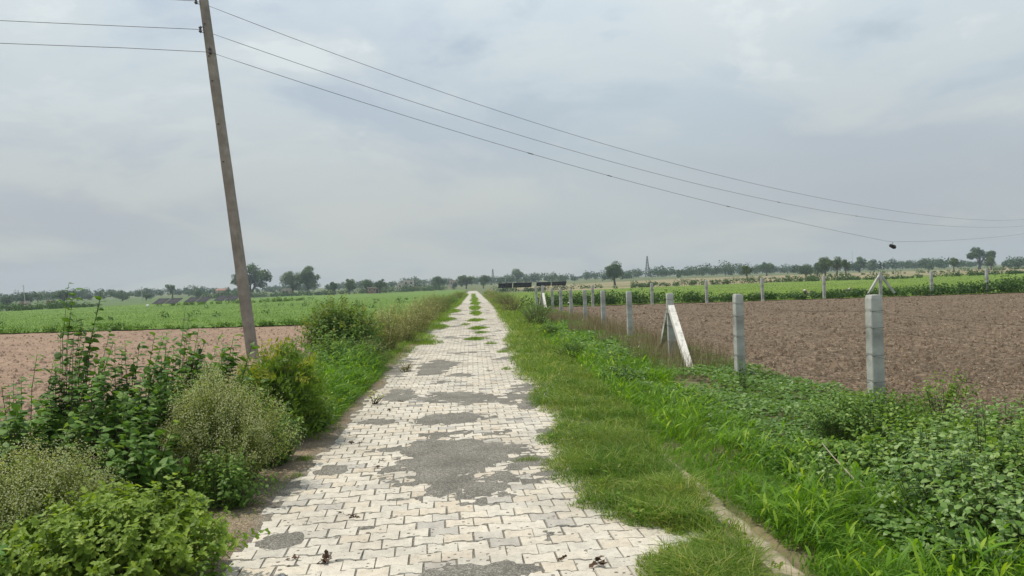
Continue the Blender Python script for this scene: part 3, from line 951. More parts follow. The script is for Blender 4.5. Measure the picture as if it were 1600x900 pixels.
# ================================================================== solar arrays, houses, masts
def solar_array(loc, rz, ncol, nrow, pw, ph, tilt, zlow, label, group):
    root = empty('solar_array', loc, rz)
    tag(root, label, 'solar panel', group)
    ct, st = math.cos(tilt), math.sin(tilt)
    Mx = lambda ox, oy: np.array([[1, 0, 0, ox], [0, ct, -st, oy * ct], [0, st, ct, zlow + oy * st], [0, 0, 0, 1]])
    for i in range(ncol):
        for j in range(nrow):
            b = MB()
            b.box(0.015, pw - 0.015, 0.015, ph - 0.015, 0.0, 0.035, Mx((i - ncol / 2) * pw + (0.12 if i >= ncol / 2 else -0.12), j * ph))
            p = b.build('panel', M['solar'], root)
            b = MB()
            for (x0, x1, y0, y1) in ((0.0, pw, 0, 0.03), (0.0, pw, ph - 0.03, ph), (0, 0.03, 0.03, ph - 0.03), (pw - 0.03, pw, 0.03, ph - 0.03)):
                b.box(x0, x1, y0, y1, -0.01, 0.042, Mx((i - ncol / 2) * pw + (0.12 if i >= ncol / 2 else -0.12), j * ph))
            b.build('frame', M['dframe'], p)
    W, D = ncol * pw, nrow * ph
    for sx in (-0.3, 0.3):
        b = MB()
        yy, zz = D * 0.5 * ct, zlow + D * 0.5 * st - 0.03
        b.bar((sx * W, yy, -0.5), (sx * W, yy, zz), 0.09)
        sup = b.build('support', M['dframe'], root)
        for q in (0.12, 0.88):
            b = MB()
            b.bar((sx * W, yy, zz * 0.3), (sx * W, D * q * ct, zlow + D * q * st - 0.03), 0.05)
            b.build('strut', M['dframe'], sup)
    return root


SG = 'solar panels standing in the left field'
solar_array((-45.2, 110.4, float(tz(-45, 110))), math.radians(-18), 4, 2, 1.0, 0.85, math.radians(26), 0.42, 'left one of three dark solar panel tables in the green field', SG)
solar_array((-41.6, 112.6, float(tz(-41, 112))), math.radians(-20), 4, 2, 0.95, 0.85, math.radians(24), 0.50, 'middle one of three dark solar panel tables in the green field', SG)
solar_array((-38.6, 116.6, float(tz(-38, 116))), math.radians(-20), 4, 2, 0.95, 0.85, math.radians(26), 0.52, 'right one of three solar panel tables, nearest the leaning pole', SG)
SR = 'long solar panel rows beyond the road'
solar_array((9.7, 168.4, float(tz(9.7, 168))), math.radians(178), 7, 2, 1.05, 1.0, math.radians(32), 0.95, 'long dark row of solar panels seen from behind, close to the road end', SR)
solar_array((18.0, 168.4, float(tz(18, 168))), math.radians(180), 6, 2, 1.1, 0.95, math.radians(28), 1.1, 'long dark row of solar panels seen from behind, farther from the road', SR)


def house(loc, w, d, h, label, mat, roof=True, windows=((-0.25, 0.55),), door=0.2, rz=0.0, pitched=False, name='house', cat='house'):
    root = empty(name, (loc[0], loc[1], float(tz(*loc))), rz)
    tag(root, label, cat)
    b = MB()
    b.box(-w / 2, w / 2, -d / 2, d / 2, -0.4, h)
    wall = b.build('wall', M[mat], root)
    if roof:
        b = MB()
        if pitched:
            V = [(-w / 2 - .2, -d / 2 - .2, h), (w / 2 + .2, -d / 2 - .2, h), (w / 2 + .2, d / 2 + .2, h), (-w / 2 - .2, d / 2 + .2, h), (-w / 2 - .2, 0, h + d * .25), (w / 2 + .2, 0, h + d * .25)]
            b.add(np.array(V) + np.array([0, 0, 0.005]), [(0, 4, 3), (1, 2, 5)], [(0, 1, 5, 4), (2, 3, 4, 5), (0, 3, 2, 1)])
            b.build('roof', M['brick'], root)
        else:
            b.box(-w / 2 - .15, w / 2 + .15, -d / 2 - .15, d / 2 + .15, h + 0.003, h + .14)
            b.build('roof', M['plaster'], root)
    for (wx, wz) in windows:
        ww, wh = min(1.0, w * .18), min(1.0, h * .3)
        b = MB()
        b.box(wx * w - ww / 2, wx * w + ww / 2, -d / 2 - .015, -d / 2 + .05, wz * h - wh / 2, wz * h + wh / 2)
        win = b.build('window', M['dark'], root)
        b = MB()
        for (x0, x1, z0, z1) in ((-ww / 2 - .08, ww / 2 + .08, -wh / 2 - .1, -wh / 2), (-ww / 2 - .08, ww / 2 + .08, wh / 2, wh / 2 + .08), (-ww / 2 - .08, -ww / 2, -wh / 2, wh / 2), (ww / 2, ww / 2 + .08, -wh / 2, wh / 2)):
            b.box(wx * w + x0, wx * w + x1, -d / 2 - .05, -d / 2 + .04, wz * h + z0, wz * h + z1)
        b.build('frame', M['plaster'], win)
    if door is not None:
        dw, dh = min(1.0, w * .2), min(2.0, h * .72)
        b = MB()
        b.box(door * w - dw / 2, door * w + dw / 2, -d / 2 - .02, -d / 2 + .05, -0.3, dh)
        b.build('door', M['dark'], root)
    return root


house((-72.1, 289.3), 3.3, 3.0, 2.7, 'small pinkish hut below the paired trees left of the road', 'pinkpl', windows=((-0.2, 0.6),))
house((-37.5, 282.4), 4.4, 3.5, 2.2, 'low brick building under the dark tree clump', 'brick', windows=((-0.3, 0.6), (0.1, 0.6)), door=0.33)
house((-29.7, 347.1), 4.4, 5.0, 4.6, 'tall pale plastered house in the far village left of the road end', 'plaster', windows=((-0.28, 0.72), (0.28, 0.72), (-0.28, 0.3)), door=0.2)
house((-33.4, 346.3), 3.0, 4.0, 3.5, 'lower white house joined to the tall pale house', 'plaster', windows=((-0.1, 0.6),), door=None)
house((-25.6, 331.9), 3.2, 3.0, 1.7, 'heap of brown bricks stacked beside the pale house', 'brick', roof=False, windows=(), door=None, name='brick_stack', cat='bricks')
house((-10.9, 421.2), 4.4, 4.0, 3.9, 'pale pink far house right of the round tree by the road end', 'pinkpl', windows=((-0.25, 0.6), (0.25, 0.6)), door=0.0)
house((48.2, 558.3), 5.0, 5.0, 6.4, 'white far house standing above the treeline right of the road end', 'plaster', windows=((-0.25, 0.75), (0.25, 0.75)), door=None)
house((-112.4, 336.5), 4.0, 3.5, 2.8, 'pitched roof house far behind the leaning pole', 'pinkpl', windows=((-0.2, 0.55),), pitched=True)


def ruin(loc, blocks, label):
    root = empty('ruined_wall', (loc[0], loc[1], float(tz(*loc))))
    tag(root, label, 'wall')
    for (x0, x1, h, m) in blocks:
        b = MB()
        b.box(x0, x1, -0.15, 0.15, -0.3, h)
        b.box(x0, x0 + 0.25, 0.152, 1.6, -0.3, h * 0.8)
        b.build('wall_section', M[m], root)
    return root


ruin((-143.2, 243.0), [(-2.2, -1.3, 1.2, 'plaster'), (-1.29, 0.1, 1.45, 'brick'), (0.11, 1.9, 1.75, 'pinkpl')], 'ruined pink and white wall at the far left beside the thin pole')
ruin((-140.0, 247.8), [(1.2, 2.1, 1.7, 'brick'), (2.7, 3.0, 1.9, 'pinkpl'), (3.5, 4.4, 1.5, 'brick')], 'broken brick wall right of the thin pole at far left')


def thin_pole(loc, h, label, lean=0.0):
    root = empty('utility_pole', (loc[0], loc[1], float(tz(*loc))))
    tag(root, label, 'pole', 'thin far poles in the left field')
    b = MB()
    b.tube(np.array([(0, 0, -0.4), (lean * 0.5, 0, h * 0.5), (lean, 0, h)]), [0.12, 0.10, 0.075], 6)
    b.build('shaft', M['concrete'], root)
    b = MB()
    b.bar((lean - 0.4, 0, h - 0.5), (lean + 0.4, 0, h - 0.5), 0.06)
    b.build('crossarm', M['metal'], root)


thin_pole((-142.2, 242.2), 6.9, 'thin pale pole rising behind the ruined wall at far left', -0.5)
thin_pole((-125.7, 287.2), 5.6, 'thin dark pole left of the solar panels')
thin_pole((-112.8, 306.5), 4.8, 'thin pole behind the middle solar panel table')
thin_pole((265, 500), 14.0, 'thin far mast above the treeline left of the large round tree')


def lattice(loc, h, wb, label):
    root = empty('lattice_tower', (loc[0], loc[1], float(tz(*loc))))
    tag(root, label, 'tower', 'far lattice towers')
    wt_ = wb * 0.12
    P = lambda s, z: np.array([s[0] * (wb + (wt_ - wb) * z / h) / 2, s[1] * (wb + (wt_ - wb) * z / h) / 2, z])
    cs = [(-1, -1), (1, -1), (1, 1), (-1, 1)]
    for s in cs:
        b = MB()
        b.bar(P(s, 0), P(s, h), 0.30)
        b.build('leg', M['galv'], root)
    zs = np.linspace(0, h, 9)
    b = MB()
    for z0, z1 in zip(zs[:-1], zs[1:]):
        for i in range(4):
            b.bar(P(cs[i], z0), P(cs[(i + 1) % 4], z1), 0.13)
            b.bar(P(cs[(i + 1) % 4], z0), P(cs[i], z1), 0.13)
            b.bar(P(cs[i], z1), P(cs[(i + 1) % 4], z1), 0.12)
    b.build('bracing', M['galv'], root)
    b = MB()
    b.bar((0, 0, h), (0, 0, h + 2.4), 0.1)
    b.build('antenna', M['galv'], root)


lattice((142.8, 593.5), 17.2, 3.6, 'tall lattice mast above the treeline right of the lone dark tree')
lattice((15.7, 560.1), 11.5, 2.6, 'short lattice mast over the trees at the end of the road')

# small odds and ends in the fields
def lump(name, loc, size, mat, label, cat, seed, parent=None):
    g = np.random.default_rng(seed)
    u, v = np.meshgrid(np.linspace(0, 2 * math.pi, 13)[:-1], np.linspace(0.08, math.pi - 0.08, 7))
    r = 1 + 0.45 * (g.random(u.shape) - 0.5)
    P = np.stack([np.cos(u) * np.sin(v) * r * size[0], np.sin(u) * np.sin(v) * r * size[1], (np.cos(v) * r * 0.5 + 0.45) * size[2]], -1)
    i = np.arange(84).reshape(7, 12)
    Q = np.stack([i[:-1], i[1:], np.roll(i[1:], -1, 1), np.roll(i[:-1], -1, 1)], -1).reshape(-1, 4)
    caps = [i[0][::-1], i[-1]]
    T = np.array([(c[0], c[k], c[k + 1]) for c in caps for k in range(1, 11)])
    o = mk(name, P, [T, Q], M[mat], parent, None, False, loc)
    if label:
        tag(o, label, cat)
    return o


lump('white_bundle', (-47.7, 110.7, float(tz(-47.7, 110.7))), (0.22, 0.2, 0.45), 'sack', 'small white bundle in the grass left of the solar panels', 'bundle', 3)
for (x, y, nm, s) in [(20.9, 45.0, 'brown and white heap of rubble left of the back fence tripod', 5), (23.3, 44.6, 'brown and white heap of rubble nearest the back fence tripod', 6)]:
    root = empty('rubble_heap', (x, y, float(tz(x, y))))
    tag(root, nm, 'rubble', 'rubble heaps along the back fence')
    for k in range(7):
        g = np.random.default_rng(s * 10 + k)
        lump('stone', (g.normal(0, .16), g.normal(0, .1), 0.09 * (k // 2) + 0.1), (0.11, 0.10, 0.15), 'plaster' if k % 3 == 0 else 'bark', None, None, s * 7 + k, root)
lump('plastic_scrap', (5.25, 40.1, float(tz(5, 40)) + 0.28), (0.09, 0.04, 0.06), 'sack', 'tiny white plastic scrap caught in weeds behind the fence', 'litter', 9)


# ================================================================== trees
def clump_leaves(g, C, r, n, L, flat=0.8):
    d = unit(g.normal(0, 1, (n, 3)))
    rad = r * (0.45 + 0.6 * g.random(n) ** 0.5)
    P = C + d * rad[:, None] * np.array([1, 1, flat])
    N = unit(d + g.normal(0, 0.5, (n, 3)) + np.array([0, 0, 0.25]))
    D = unit(np.cross(N, g.normal(0, 1, (n, 3))) + np.array([0, 0, -0.25]))
    return P, D, N, L * (0.7 + 0.6 * g.random(n))


def tree(loc, h, w, seed, label, mat='tree_g', group=None, trunk=0.32, nc=16, nl=130, leaf=None, name='tree', offs=None, shape=1.0, dens=1.0):
    g = np.random.default_rng(seed)
    root = empty(name, (loc[0], loc[1], float(tz(*loc))))
    tag(root, label, 'tree', group)
    leaf = leaf or max(0.26, 0.034 * h + 0.02 * w)
    zc_, rz_ = h * (trunk + (1 - trunk) * 0.5), h * (1 - trunk) * 0.5
    parts, cents = [], []
    lobes = offs or [(0, 0, 1.0)]
    for k in range(nc):
        ox, oz, sc_ = lobes[k % len(lobes)]
        d = unit(g.normal(0, 1, 3))
        q = g.random() ** 0.4
        rr = g.uniform(0.18, 0.40) * min(w, h * 1.1) / 2 * (sc_ if len(lobes) > 1 else 1)
        c = np.array([ox * w / 2 + d[0] * q * (w / 2 * sc_ - rr * 0.8), d[1] * q * (w / 2 * sc_ - rr * 0.8) * 0.9, zc_ + oz * rz_ + d[2] * q * (rz_ * sc_ - rr * 0.6) * shape])
        c[2] = min(max(c[2], h * trunk * 0.9 + rr * 0.3), h - rr * 0.8)
        cents.append(c)
        P, D, N, L = clump_leaves(g, c, rr * 1.25, int(1.4 * nl * dens * (rr / (0.28 * w / 2)) ** 1.3) + 30, leaf)
        tone = np.clip(g.normal(0.45, 0.20) + g.normal(0, 0.16, len(P)), 0, 1)
        parts.append(leaf_mesh(P, D, N, L, L * 0.62, tone))
    V, F, A = joinm(parts)
    b = MB()
    tr = 0.030 * h + 0.018 * w
    fork = np.array([g.normal(0, .03) * h, g.normal(0, .03) * h, h * trunk])
    b.tube(np.array([(0, 0, -0.5), fork * 0.3 + g.normal(0, .012 * h, 3) * (1, 1, 0), fork * 0.7, fork]), [tr * 1.35, tr, tr * 0.85, tr * 0.75], 7)
    for c in cents[:9]:
        m = fork + (c - fork) * np.array([0.35, 0.35, 0.55]) + g.normal(0, 0.02 * h, 3)
        b.tube(np.array([fork - (0, 0, .03 * h), m, c]), [tr * 0.55, tr * 0.34, tr * 0.12], 5)
    b.build('trunk', M['bark'], root, True)
    mk('crown', V, F, M[mat], root, {'rnd': A})['kind'] = 'stuff'
    return root


TG = 'trees along the far edge of the fields'
TREES = [
    ((-87.8, 295.3), 14.1, 16.6, dict(nc=30, nl=130, trunk=.12, offs=[(-.42, -.05, .62), (.1, .1, .75), (.42, -.1, .62)]), 'tree_p', 'large broad tree with several lobes standing behind the leaning pole'),
    ((-73.5, 304.5), 10.8, 9.4, dict(nc=18, trunk=.2, dens=.7), 'tree_p', 'thin airy tree, left one of the pair right of the leaning pole'),
    ((-64.7, 294.0), 12.1, 9.2, dict(nc=24, trunk=.15, dens=.9), 'tree_p', 'taller airy tree, right one of the pair right of the leaning pole'),
    ((-49.0, 263.0), 4.9, 3.6, dict(nc=10), 'tree_g', 'small round tree just right of the airy pair'),
    ((-45.2, 272.9), 5.8, 5.4, dict(nc=14, trunk=.2), 'tree_y', 'small yellowish tree two along from the airy pair'),
    ((-39.6, 284.6), 5.7, 6.5, dict(nc=16, trunk=.15), 'tree_g', 'dark bushy tree behind the low brick building'),
    ((-34.0, 272.2), 5.5, 4.9, dict(nc=14, trunk=.2), 'tree_g', 'dark round tree on the right of the low brick building'),
    ((-15.1, 331.3), 6.4, 7.8, dict(nc=18, trunk=.2), 'tree_g', 'round headed tree left of the road end, beside the far houses'),
    ((-2.9, 340.7), 6.9, 8.6, dict(nc=18, trunk=.15), 'tree_y', 'wide pale tree standing at the end of the road'),
    ((4.9, 330.3), 6.0, 7.1, dict(nc=16, trunk=.15), 'tree_g', 'dark rounded tree right next to the end of the road'),
    ((29.4, 479.2), 10.5, 8.5, dict(nc=18, trunk=.2), 'tree_p', 'pale tall tree above the solar rows right of the road end'),
    ((46.4, 237.9), 8.1, 7.6, dict(nc=20, trunk=.26), 'tree_g', 'lone dark tree standing in the open field right of the road'),
    ((70.9, 186.5), 4.7, 2.7, dict(nc=10, trunk=.4), 'tree_y', 'small lollipop tree on a thin bare trunk, right field'),
    ((132.0, 323.5), 7.0, 7.4, dict(nc=14, trunk=.2), 'tree_g', 'bluish round tree just right of the lollipop tree'),
    ((113.0, 244.4), 4.7, 5.9, dict(nc=14, trunk=.1), 'tree_g', 'wide low bushy tree left of the triple row of trees'),
    ((112.5, 234.4), 5.0, 4.3, dict(nc=12, trunk=.15), 'tree_g', 'bushy tree touching the triple row of trees on its left'),
    ((105.4, 214.7), 5.8, 4.9, dict(nc=16, trunk=.32), 'tree_y', 'left tree of the row of three with bare trunks'),
    ((106.4, 209.7), 5.8, 4.3, dict(nc=14, trunk=.32), 'tree_y', 'middle tree of the row of three with bare trunks'),
    ((107.6, 206.6), 4.9, 3.2, dict(nc=10, trunk=.32), 'tree_y', 'right and smallest tree of the row of three with bare trunks'),
    ((189.4, 350.5), 8.9, 7.4, dict(nc=14, trunk=.15), 'tree_g', 'tall bluish tree right behind the row of three trees'),
    ((207.1, 369.5), 6.6, 5.8, dict(nc=12, trunk=.15), 'tree_g', 'lower bluish tree right of the tall bluish one'),
    ((156.9, 232.0), 4.6, 3.4, dict(nc=10, trunk=.35), 'tree_y', 'small tree left of the large spreading tree at far right'),
    ((227.3, 318.4), 10.8, 14.2, dict(nc=30, trunk=.2, offs=[(-.35, -.1, .6), (.05, .15, .7), (.45, -.1, .55)]), 'tree_g', 'largest spreading tree near the right edge of the frame'),
    ((190.1, 260.3), 5.2, 5.0, dict(nc=12, trunk=.25), 'tree_y', 'small yellowish tree in front of the largest spreading tree'),
    ((-152.2, 248.5), 4.0, 4.6, dict(nc=12, trunk=.15), 'tree_g', 'dark tree cut by the left edge of the frame'),
    ((-151.1, 258.5), 5.0, 9.0, dict(nc=20, trunk=.15), 'tree_g', 'dark spreading tree behind the ruined wall at far left'),
    ((-133.0, 247.5), 5.8, 8.5, dict(nc=20, trunk=.22, offs=[(-.4, -.05, .6), (.2, .1, .65)]), 'tree_g', 'dark double crowned tree right of the ruined walls'),
    ((-142.8, 308.1), 4.4, 9.8, dict(nc=18, trunk=.12), 'tree_g', 'low wide tree left of the thin dark pole'),
    ((-122.4, 307.0), 7.4, 4.8, dict(nc=12, trunk=.3, dens=.6), 'tree_p', 'slender pale tree rising behind the left solar table'),
    ((-128.5, 297.3), 3.6, 5.8, dict(nc=12, trunk=.12), 'tree_g', 'low dark tree between the dark pole and the slender pale tree'),
    ((-111.6, 306.4), 3.6, 4.6, dict(nc=10, trunk=.12), 'tree_g', 'round low tree behind the right solar table'),
    ((-100.0, 306.0), 3.2, 4.0, dict(nc=10, trunk=.12), 'tree_g', 'low round tree just left of the broad lobed tree'),
]
for i, (loc, h, w, kw, mat, lab) in enumerate(TREES):
    tree(loc, h, w, 100 + i, lab, mat, TG, **kw)

# hazy wooded horizon that reads as one mass
parts = []
g = np.random.default_rng(77)
for k in range(680):
    d = g.uniform(380, 720)
    ang = g.uniform(-0.70, 0.68)
    x, y = d * math.sin(ang), d * math.cos(ang)
    h = g.uniform(3.6, 8.2) * (0.75 + 0.5 * vnoise(ang * 14, 1.0, 3)) * (0.75 if ang < -0.1 else 1.0)
    w = h * g.uniform(0.8, 1.6)
    z0 = float(tz(x, y))
    tone = g.normal(0.45, 0.15)
    for c in range(3):
        cc = np.array([x + g.normal(0, w * .22), y + g.normal(0, w * .2), z0 + h * g.uniform(.35, .62)])
        P, D, N, L = clump_leaves(g, cc, h * 0.31, 48, 0.85, 0.95)
        parts.append(leaf_mesh(P, D, N, L, L * 0.75, np.clip(tone + g.normal(0, .13, len(P)), 0, 1)))
V, F, A = joinm(parts)
o = mk('distant_woodland', V, F, M['tree_far'], None, {'rnd': A})
tag(o, 'hazy blue green line of far trees along the whole horizon', 'woodland', kind='stuff')

# hedges and scrub between the fields
def scrub(name, label, line, n, hr, wr, seed, mat='weed', leaf=0.22, nl=34):
    g = np.random.default_rng(seed)
    line = np.array(line, float)
    seg = np.linalg.norm(np.diff(line, axis=0), axis=1)
    cum = np.concatenate([[0], np.cumsum(seg)])
    parts = []
    for k in range(n):
        t = g.random() * cum[-1]
        x = np.interp(t, cum, line[:, 0]) + g.normal(0, wr)
        y = np.interp(t, cum, line[:, 1]) + g.normal(0, wr)
        h = g.uniform(*hr) * (0.5 + vnoise(t * 0.25, 1, seed))
        cc = np.array([x, y, float(tz(x, y)) + h * 0.45])
        P, D, N, L = clump_leaves(g, cc, h * 0.6, nl, leaf, 0.8)
        P[:, 2] = np.maximum(P[:, 2], tz(x, y) + 0.02)
        parts.append(leaf_mesh(P, D, N, L, L * 0.6, np.clip(g.normal(0.4, 0.15) + g.normal(0, .15, len(P)), 0, 1)))
    V, F, A = joinm(parts)
    o = mk(name, V, F, M[mat], None, {'rnd': A})
    tag(o, label, 'hedge', kind='stuff')


scrub('hedge', 'dark low hedge line across the far right fields', [(30, 155), (60, 146), (72, 122), (97, 126), (150, 122)], 330, (0.5, 1.3), 0.8, 1, leaf=0.3)
scrub('hedge', 'broken line of scrub in the stubble fields on the right', [(26, 178), (90, 210), (170, 235), (260, 300)], 160, (0.5, 1.4), 2.0, 2, leaf=0.35)
scrub('hedge', 'dark scrub below the trees left of the road', [(-105, 288), (-60, 282), (-30, 290), (-12, 320)], 300, (1.2, 3.0), 2.5, 3, mat='tree_g', leaf=0.5)
scrub('hedge', 'dark crop edge in front of the ruined walls at far left', [(-160, 165), (-110, 160), (-76, 150), (-74, 120)], 300, (0.6, 1.3), 1.2, 4, leaf=0.3)
scrub('hedge', 'scrub around the solar tables in the left field', [(-50, 118), (-36, 123), (-30, 135)], 60, (0.4, 0.8), 1.6, 5, mat='cropleaf_l', leaf=0.25)
scrub('hedge', 'bushes beneath the long solar rows beyond the road', [(6, 169), (22, 170)], 46, (0.8, 1.4), 0.9, 6, mat='tree_g', leaf=0.3)
scrub('hedge', 'leafy weeds growing along the back fence of the ploughed field', [(4.2, 46), (9, 45.2), (17, 43.4), (24, 42.4), (36, 40.2), (50, 38)], 620, (0.4, 1.0), 0.5, 7, mat='weed', leaf=0.14, nl=40)
scrub('hedge', 'dark weedy bank between the ploughed soil and the left crop', [(-40, 36.6), (-20, 33.4), (-6.8, 31.3), (-3, 31)], 420, (0.12, 0.34), 0.22, 8, mat='shrub', leaf=0.09, nl=24)
scrub('weed_scatter', 'scattered dark weeds poking out of the left crop field', [(-50, 60), (-30, 45), (-14, 52), (-5, 60), (-20, 80), (-6, 100)], 70, (0.25, 0.5), 4.0, 9, mat='weed', leaf=0.12, nl=30)


# ================================================================== shrubs and weeds
def bez(A, B, C, t):
    t = t[None, :, None]
    return A[:, None] * (1 - t) ** 2 + 2 * B[:, None] * t * (1 - t) + C[:, None] * t ** 2


def shoot_leaves(g, A, B, C, n, t0, L, W, spread, droop, wind=(0, 0, 0), taper=0.45, tone=0.45, tvar=0.18, pair=False):
    S = len(A)
    t = t0 + (1 - t0) * np.linspace(0, 1, n) ** 0.72
    P = bez(A, B, C, t)
    T = unit(2 * (1 - t)[None, :, None] * (B - A)[:, None] + 2 * t[None, :, None] * (C - B)[:, None])
    ref = unit(g.normal(0, 1, (S, 1, 3)))
    e1 = unit(np.cross(T, np.broadcast_to(ref, T.shape)))
    e2 = np.cross(T, e1)
    phi = (np.arange(n) * (math.pi if pair else 2.4))[None] + g.normal(0, 0.35, (S, n)) + g.random((S, 1)) * 6.28
    rad = np.cos(phi)[..., None] * e1 + np.sin(phi)[..., None] * e2
    D = unit(rad * spread + T * (1 - spread) + np.array([0, 0, droop]) + np.array(wind) + g.normal(0, 0.16, rad.shape))
    N = unit(np.array([0, 0, 0.9]) + T * 0.4 + g.normal(0, 0.38, T.shape))
    ll = L * (1 - taper * np.abs(t - 0.25) ** 1.2)[None] * g.uniform(0.65, 1.25, (S, n))
    r = np.clip(tone + g.normal(0, 0.10, (S, 1)) + g.normal(0, tvar, (S, n)) + 0.22 * (t - 0.6)[None], 0, 1)
    f = lambda a: a.reshape(-1, *a.shape[2:])
    return f(P), f(D), f(N), f(ll), f(ll) * (W / L), f(r)


def dome_tips(g, S, rx, ry, h, lo=0.25, spread_base=0.3):
    th = g.random(S) * 2 * math.pi
    u = g.random(S) ** 0.55
    lump_ = (0.72 + 0.55 * vnoise(th * 1.3 + g.random() * 50, u * 2.2, 7)) * np.where(g.random(S) < 0.08, g.uniform(1.05, 1.2, S), 1.0)
    rx, ry, h = rx * lump_, ry * lump_, h * (0.55 + 0.45 * lump_)
    C = np.stack([rx * u * np.cos(th), ry * u * np.sin(th), h * (lo + (1 - lo) * np.sqrt(np.maximum(1 - u ** 2, 0))) * g.uniform(0.72, 1.08, S)], 1)
    A = C * np.array([spread_base, spread_base, 0]) + g.normal(0, 1, (S, 3)) * 0.03 * np.reshape(rx, (-1, 1)) * np.array([1, 1, 0])
    A[:, 2] = -0.03
    B = A + (C - A) * np.array([0.25, 0.25, 0.62]) + g.normal(0, 0.03, (S, 3))
    return A, B, C


def plant(name, label, cat, loc, S, rx, ry, h, n, L, W, mat, seed, tpl='broad', t0=0.3, spread=0.75, droop=-0.1, wind=(0, 0, 0), stem='greenstem', sr=0.004, lo=0.25, sb=0.3, flowers=0, fsize=0.007,
          group=None, tone=0.45, tvar=0.18, lean=(0, 0), tipmat=None, zoff=0.0):
    g = np.random.default_rng(seed)
    root = empty(name, (loc[0], loc[1], float(tz(*loc)) + zoff))
    tag(root, label, cat, group)
    A, B, C = dome_tips(g, S, rx, ry, h, lo, sb)
    C[:, 0] += lean[0] * C[:, 2]
    C[:, 1] += lean[1] * C[:, 2]
    P, D, N, L_, W_, r = shoot_leaves(g, A, B, C, n, t0, L, W, spread, droop, wind, tone=tone, tvar=tvar)
    V, F, a = leaf_mesh(P, D, N, L_, W_, r, tpl)
    mk('foliage', V, F, M[mat], root, {'rnd': a})['kind'] = 'stuff'
    K = 4
    pth = bez(A, B, C, np.linspace(0, 1, K))
    rr = sr * np.linspace(1.2, 0.35, K)[None] * g.uniform(0.7, 1.3, (S, 1))
    V, F = tubes(pth, rr, 3)
    mk('stems', V, F, M[stem], root)['kind'] = 'stuff'
    if tipmat:
        sel = g.random(S) < 0.35
        P, D, N, L_, W_, r = shoot_leaves(g, A[sel], B[sel], C[sel] * np.array([1.02, 1.02, 1.06]), 7, 0.82, L * 0.8, W * 0.8, 0.6, 0.1)
        V, F, a = leaf_mesh(P, D, N, L_, W_, r, tpl)
        mk('young_leaves', V, F, M[tipmat], root, {'rnd': a})['kind'] = 'stuff'
    if flowers:
        out = unit(C - np.array([0, 0, h * 0.3]))
        P = (C[:, None] + out[:, None] * g.uniform(-0.02, 0.05, (S, flowers, 1)) + g.normal(0, 0.030, (S, flowers, 3))).reshape(-1, 3)
        nn = len(P)
        N = unit(np.repeat(out, flowers, 0) + g.normal(0, 0.5, (nn, 3)))
        D = unit(np.cross(N, g.normal(0, 1, (nn, 3))))
        ll = fsize * g.uniform(0.6, 1.4, nn)
        V, F, a = leaf_mesh(P - D * ll[:, None] * .5, D, N, ll, ll * 0.95, g.random(nn))
        mk('flowers', V, F, M['flower'], root, {'rnd': a})['kind'] = 'stuff'
        sel = C + g.normal(0, 0.03, (S, 3))
        A2 = pth[:, 2]
        V, F = tubes(np.stack([A2, (A2 + sel) / 2 + g.normal(0, .008, A2.shape), sel], 1), np.full((S, 3), 0.0011), 3)
        mk('flower_stalks', V, F, M['greenstem'], root)['kind'] = 'stuff'
    return root


def pinnate(name, label, loc, S, rx, h, seed, nleaf=9, L=0.30, ll=0.085, group=None):
    """bush whose leaves are feathers of paired leaflets"""
    g = np.random.default_rng(seed)
    root = empty(name, (loc[0], loc[1], float(tz(*loc))))
    tag(root, label, 'bush', group)
    A, B, C = dome_tips(g, S, rx, rx, h, 0.3, 0.25)
    P, D, N, L_, W_, r = shoot_leaves(g, A, B, C, nleaf, 0.35, L, 0.1, 0.7, -0.05, tone=0.4)
    A2, C2 = P, P + D * L_[:, None] + np.array([0, 0, -0.25]) * L_[:, None]
    B2 = P + D * L_[:, None] * 0.5 + np.array([0, 0, 0.05]) * L_[:, None]
    P2, D2, N2, L2, W2, r2 = shoot_leaves(g, A2, B2, C2, 12, 0.15, ll, ll * 0.34, 0.75, -0.12, tvar=0.08, pair=True)
    r2 = np.clip(0.75 * r2 + 0.25 * np.repeat(r, 12) + 0.55 * (np.repeat(A2[:, 2], 12) > h * 0.78) * np.repeat(g.random(len(A2)) < 0.28, 12), 0, 1)
    V, F, a = leaf_mesh(P2, D2, N2, L2, W2, r2, 'diamond')
    mk('foliage', V, F, M['neem'], root, {'rnd': a})['kind'] = 'stuff'
    V, F = tubes(bez(A, B, C, np.linspace(0, 1, 5)), 0.006 * np.linspace(1.2, 0.4, 5)[None] * np.ones((S, 1)), 3)
    mk('stems', V, F, M['twig'], root)['kind'] = 'stuff'
    V, F = tubes(bez(A2, B2, C2, np.linspace(0, 1, 4)), np.full((len(A2), 4), 0.0016), 3)
    mk('leaf_stalks', V, F, M['greenstem'], root)['kind'] = 'stuff'
    return root


# --- left foreground
plant('flowering_bush', 'pale fine leaved bush speckled with tiny cream flowers, bottom left corner', 'bush', (-2.72, 4.62), 460, 0.50, 0.42, 0.66, 22, 0.036, 0.014, 'fine', 1, 'diamond', t0=0.2, lo=0.35, flowers=30, fsize=0.008, sr=0.0026, sb=0.4)
plant('leafy_bush', 'low dense yellow green broad leaved bush at bottom left beside the pavers', 'bush', (-2.02, 4.22), 420, 0.60, 0.50, 0.50, 15, 0.056, 0.046, 'bright', 2, 'lobed', t0=0.35, lo=0.40, sr=0.003, sb=0.55, spread=0.7, tone=0.5, tvar=0.2)
plant('leafy_bush', 'dark lower leaves of bush spilling forward of the flowering bush', 'bush', (-2.42, 4.30), 110, 0.36, 0.28, 0.36, 13, 0.055, 0.036, 'shrub', 22, 'broad', t0=0.3, lo=0.4, sr=0.003, sb=0.5, tone=0.6)
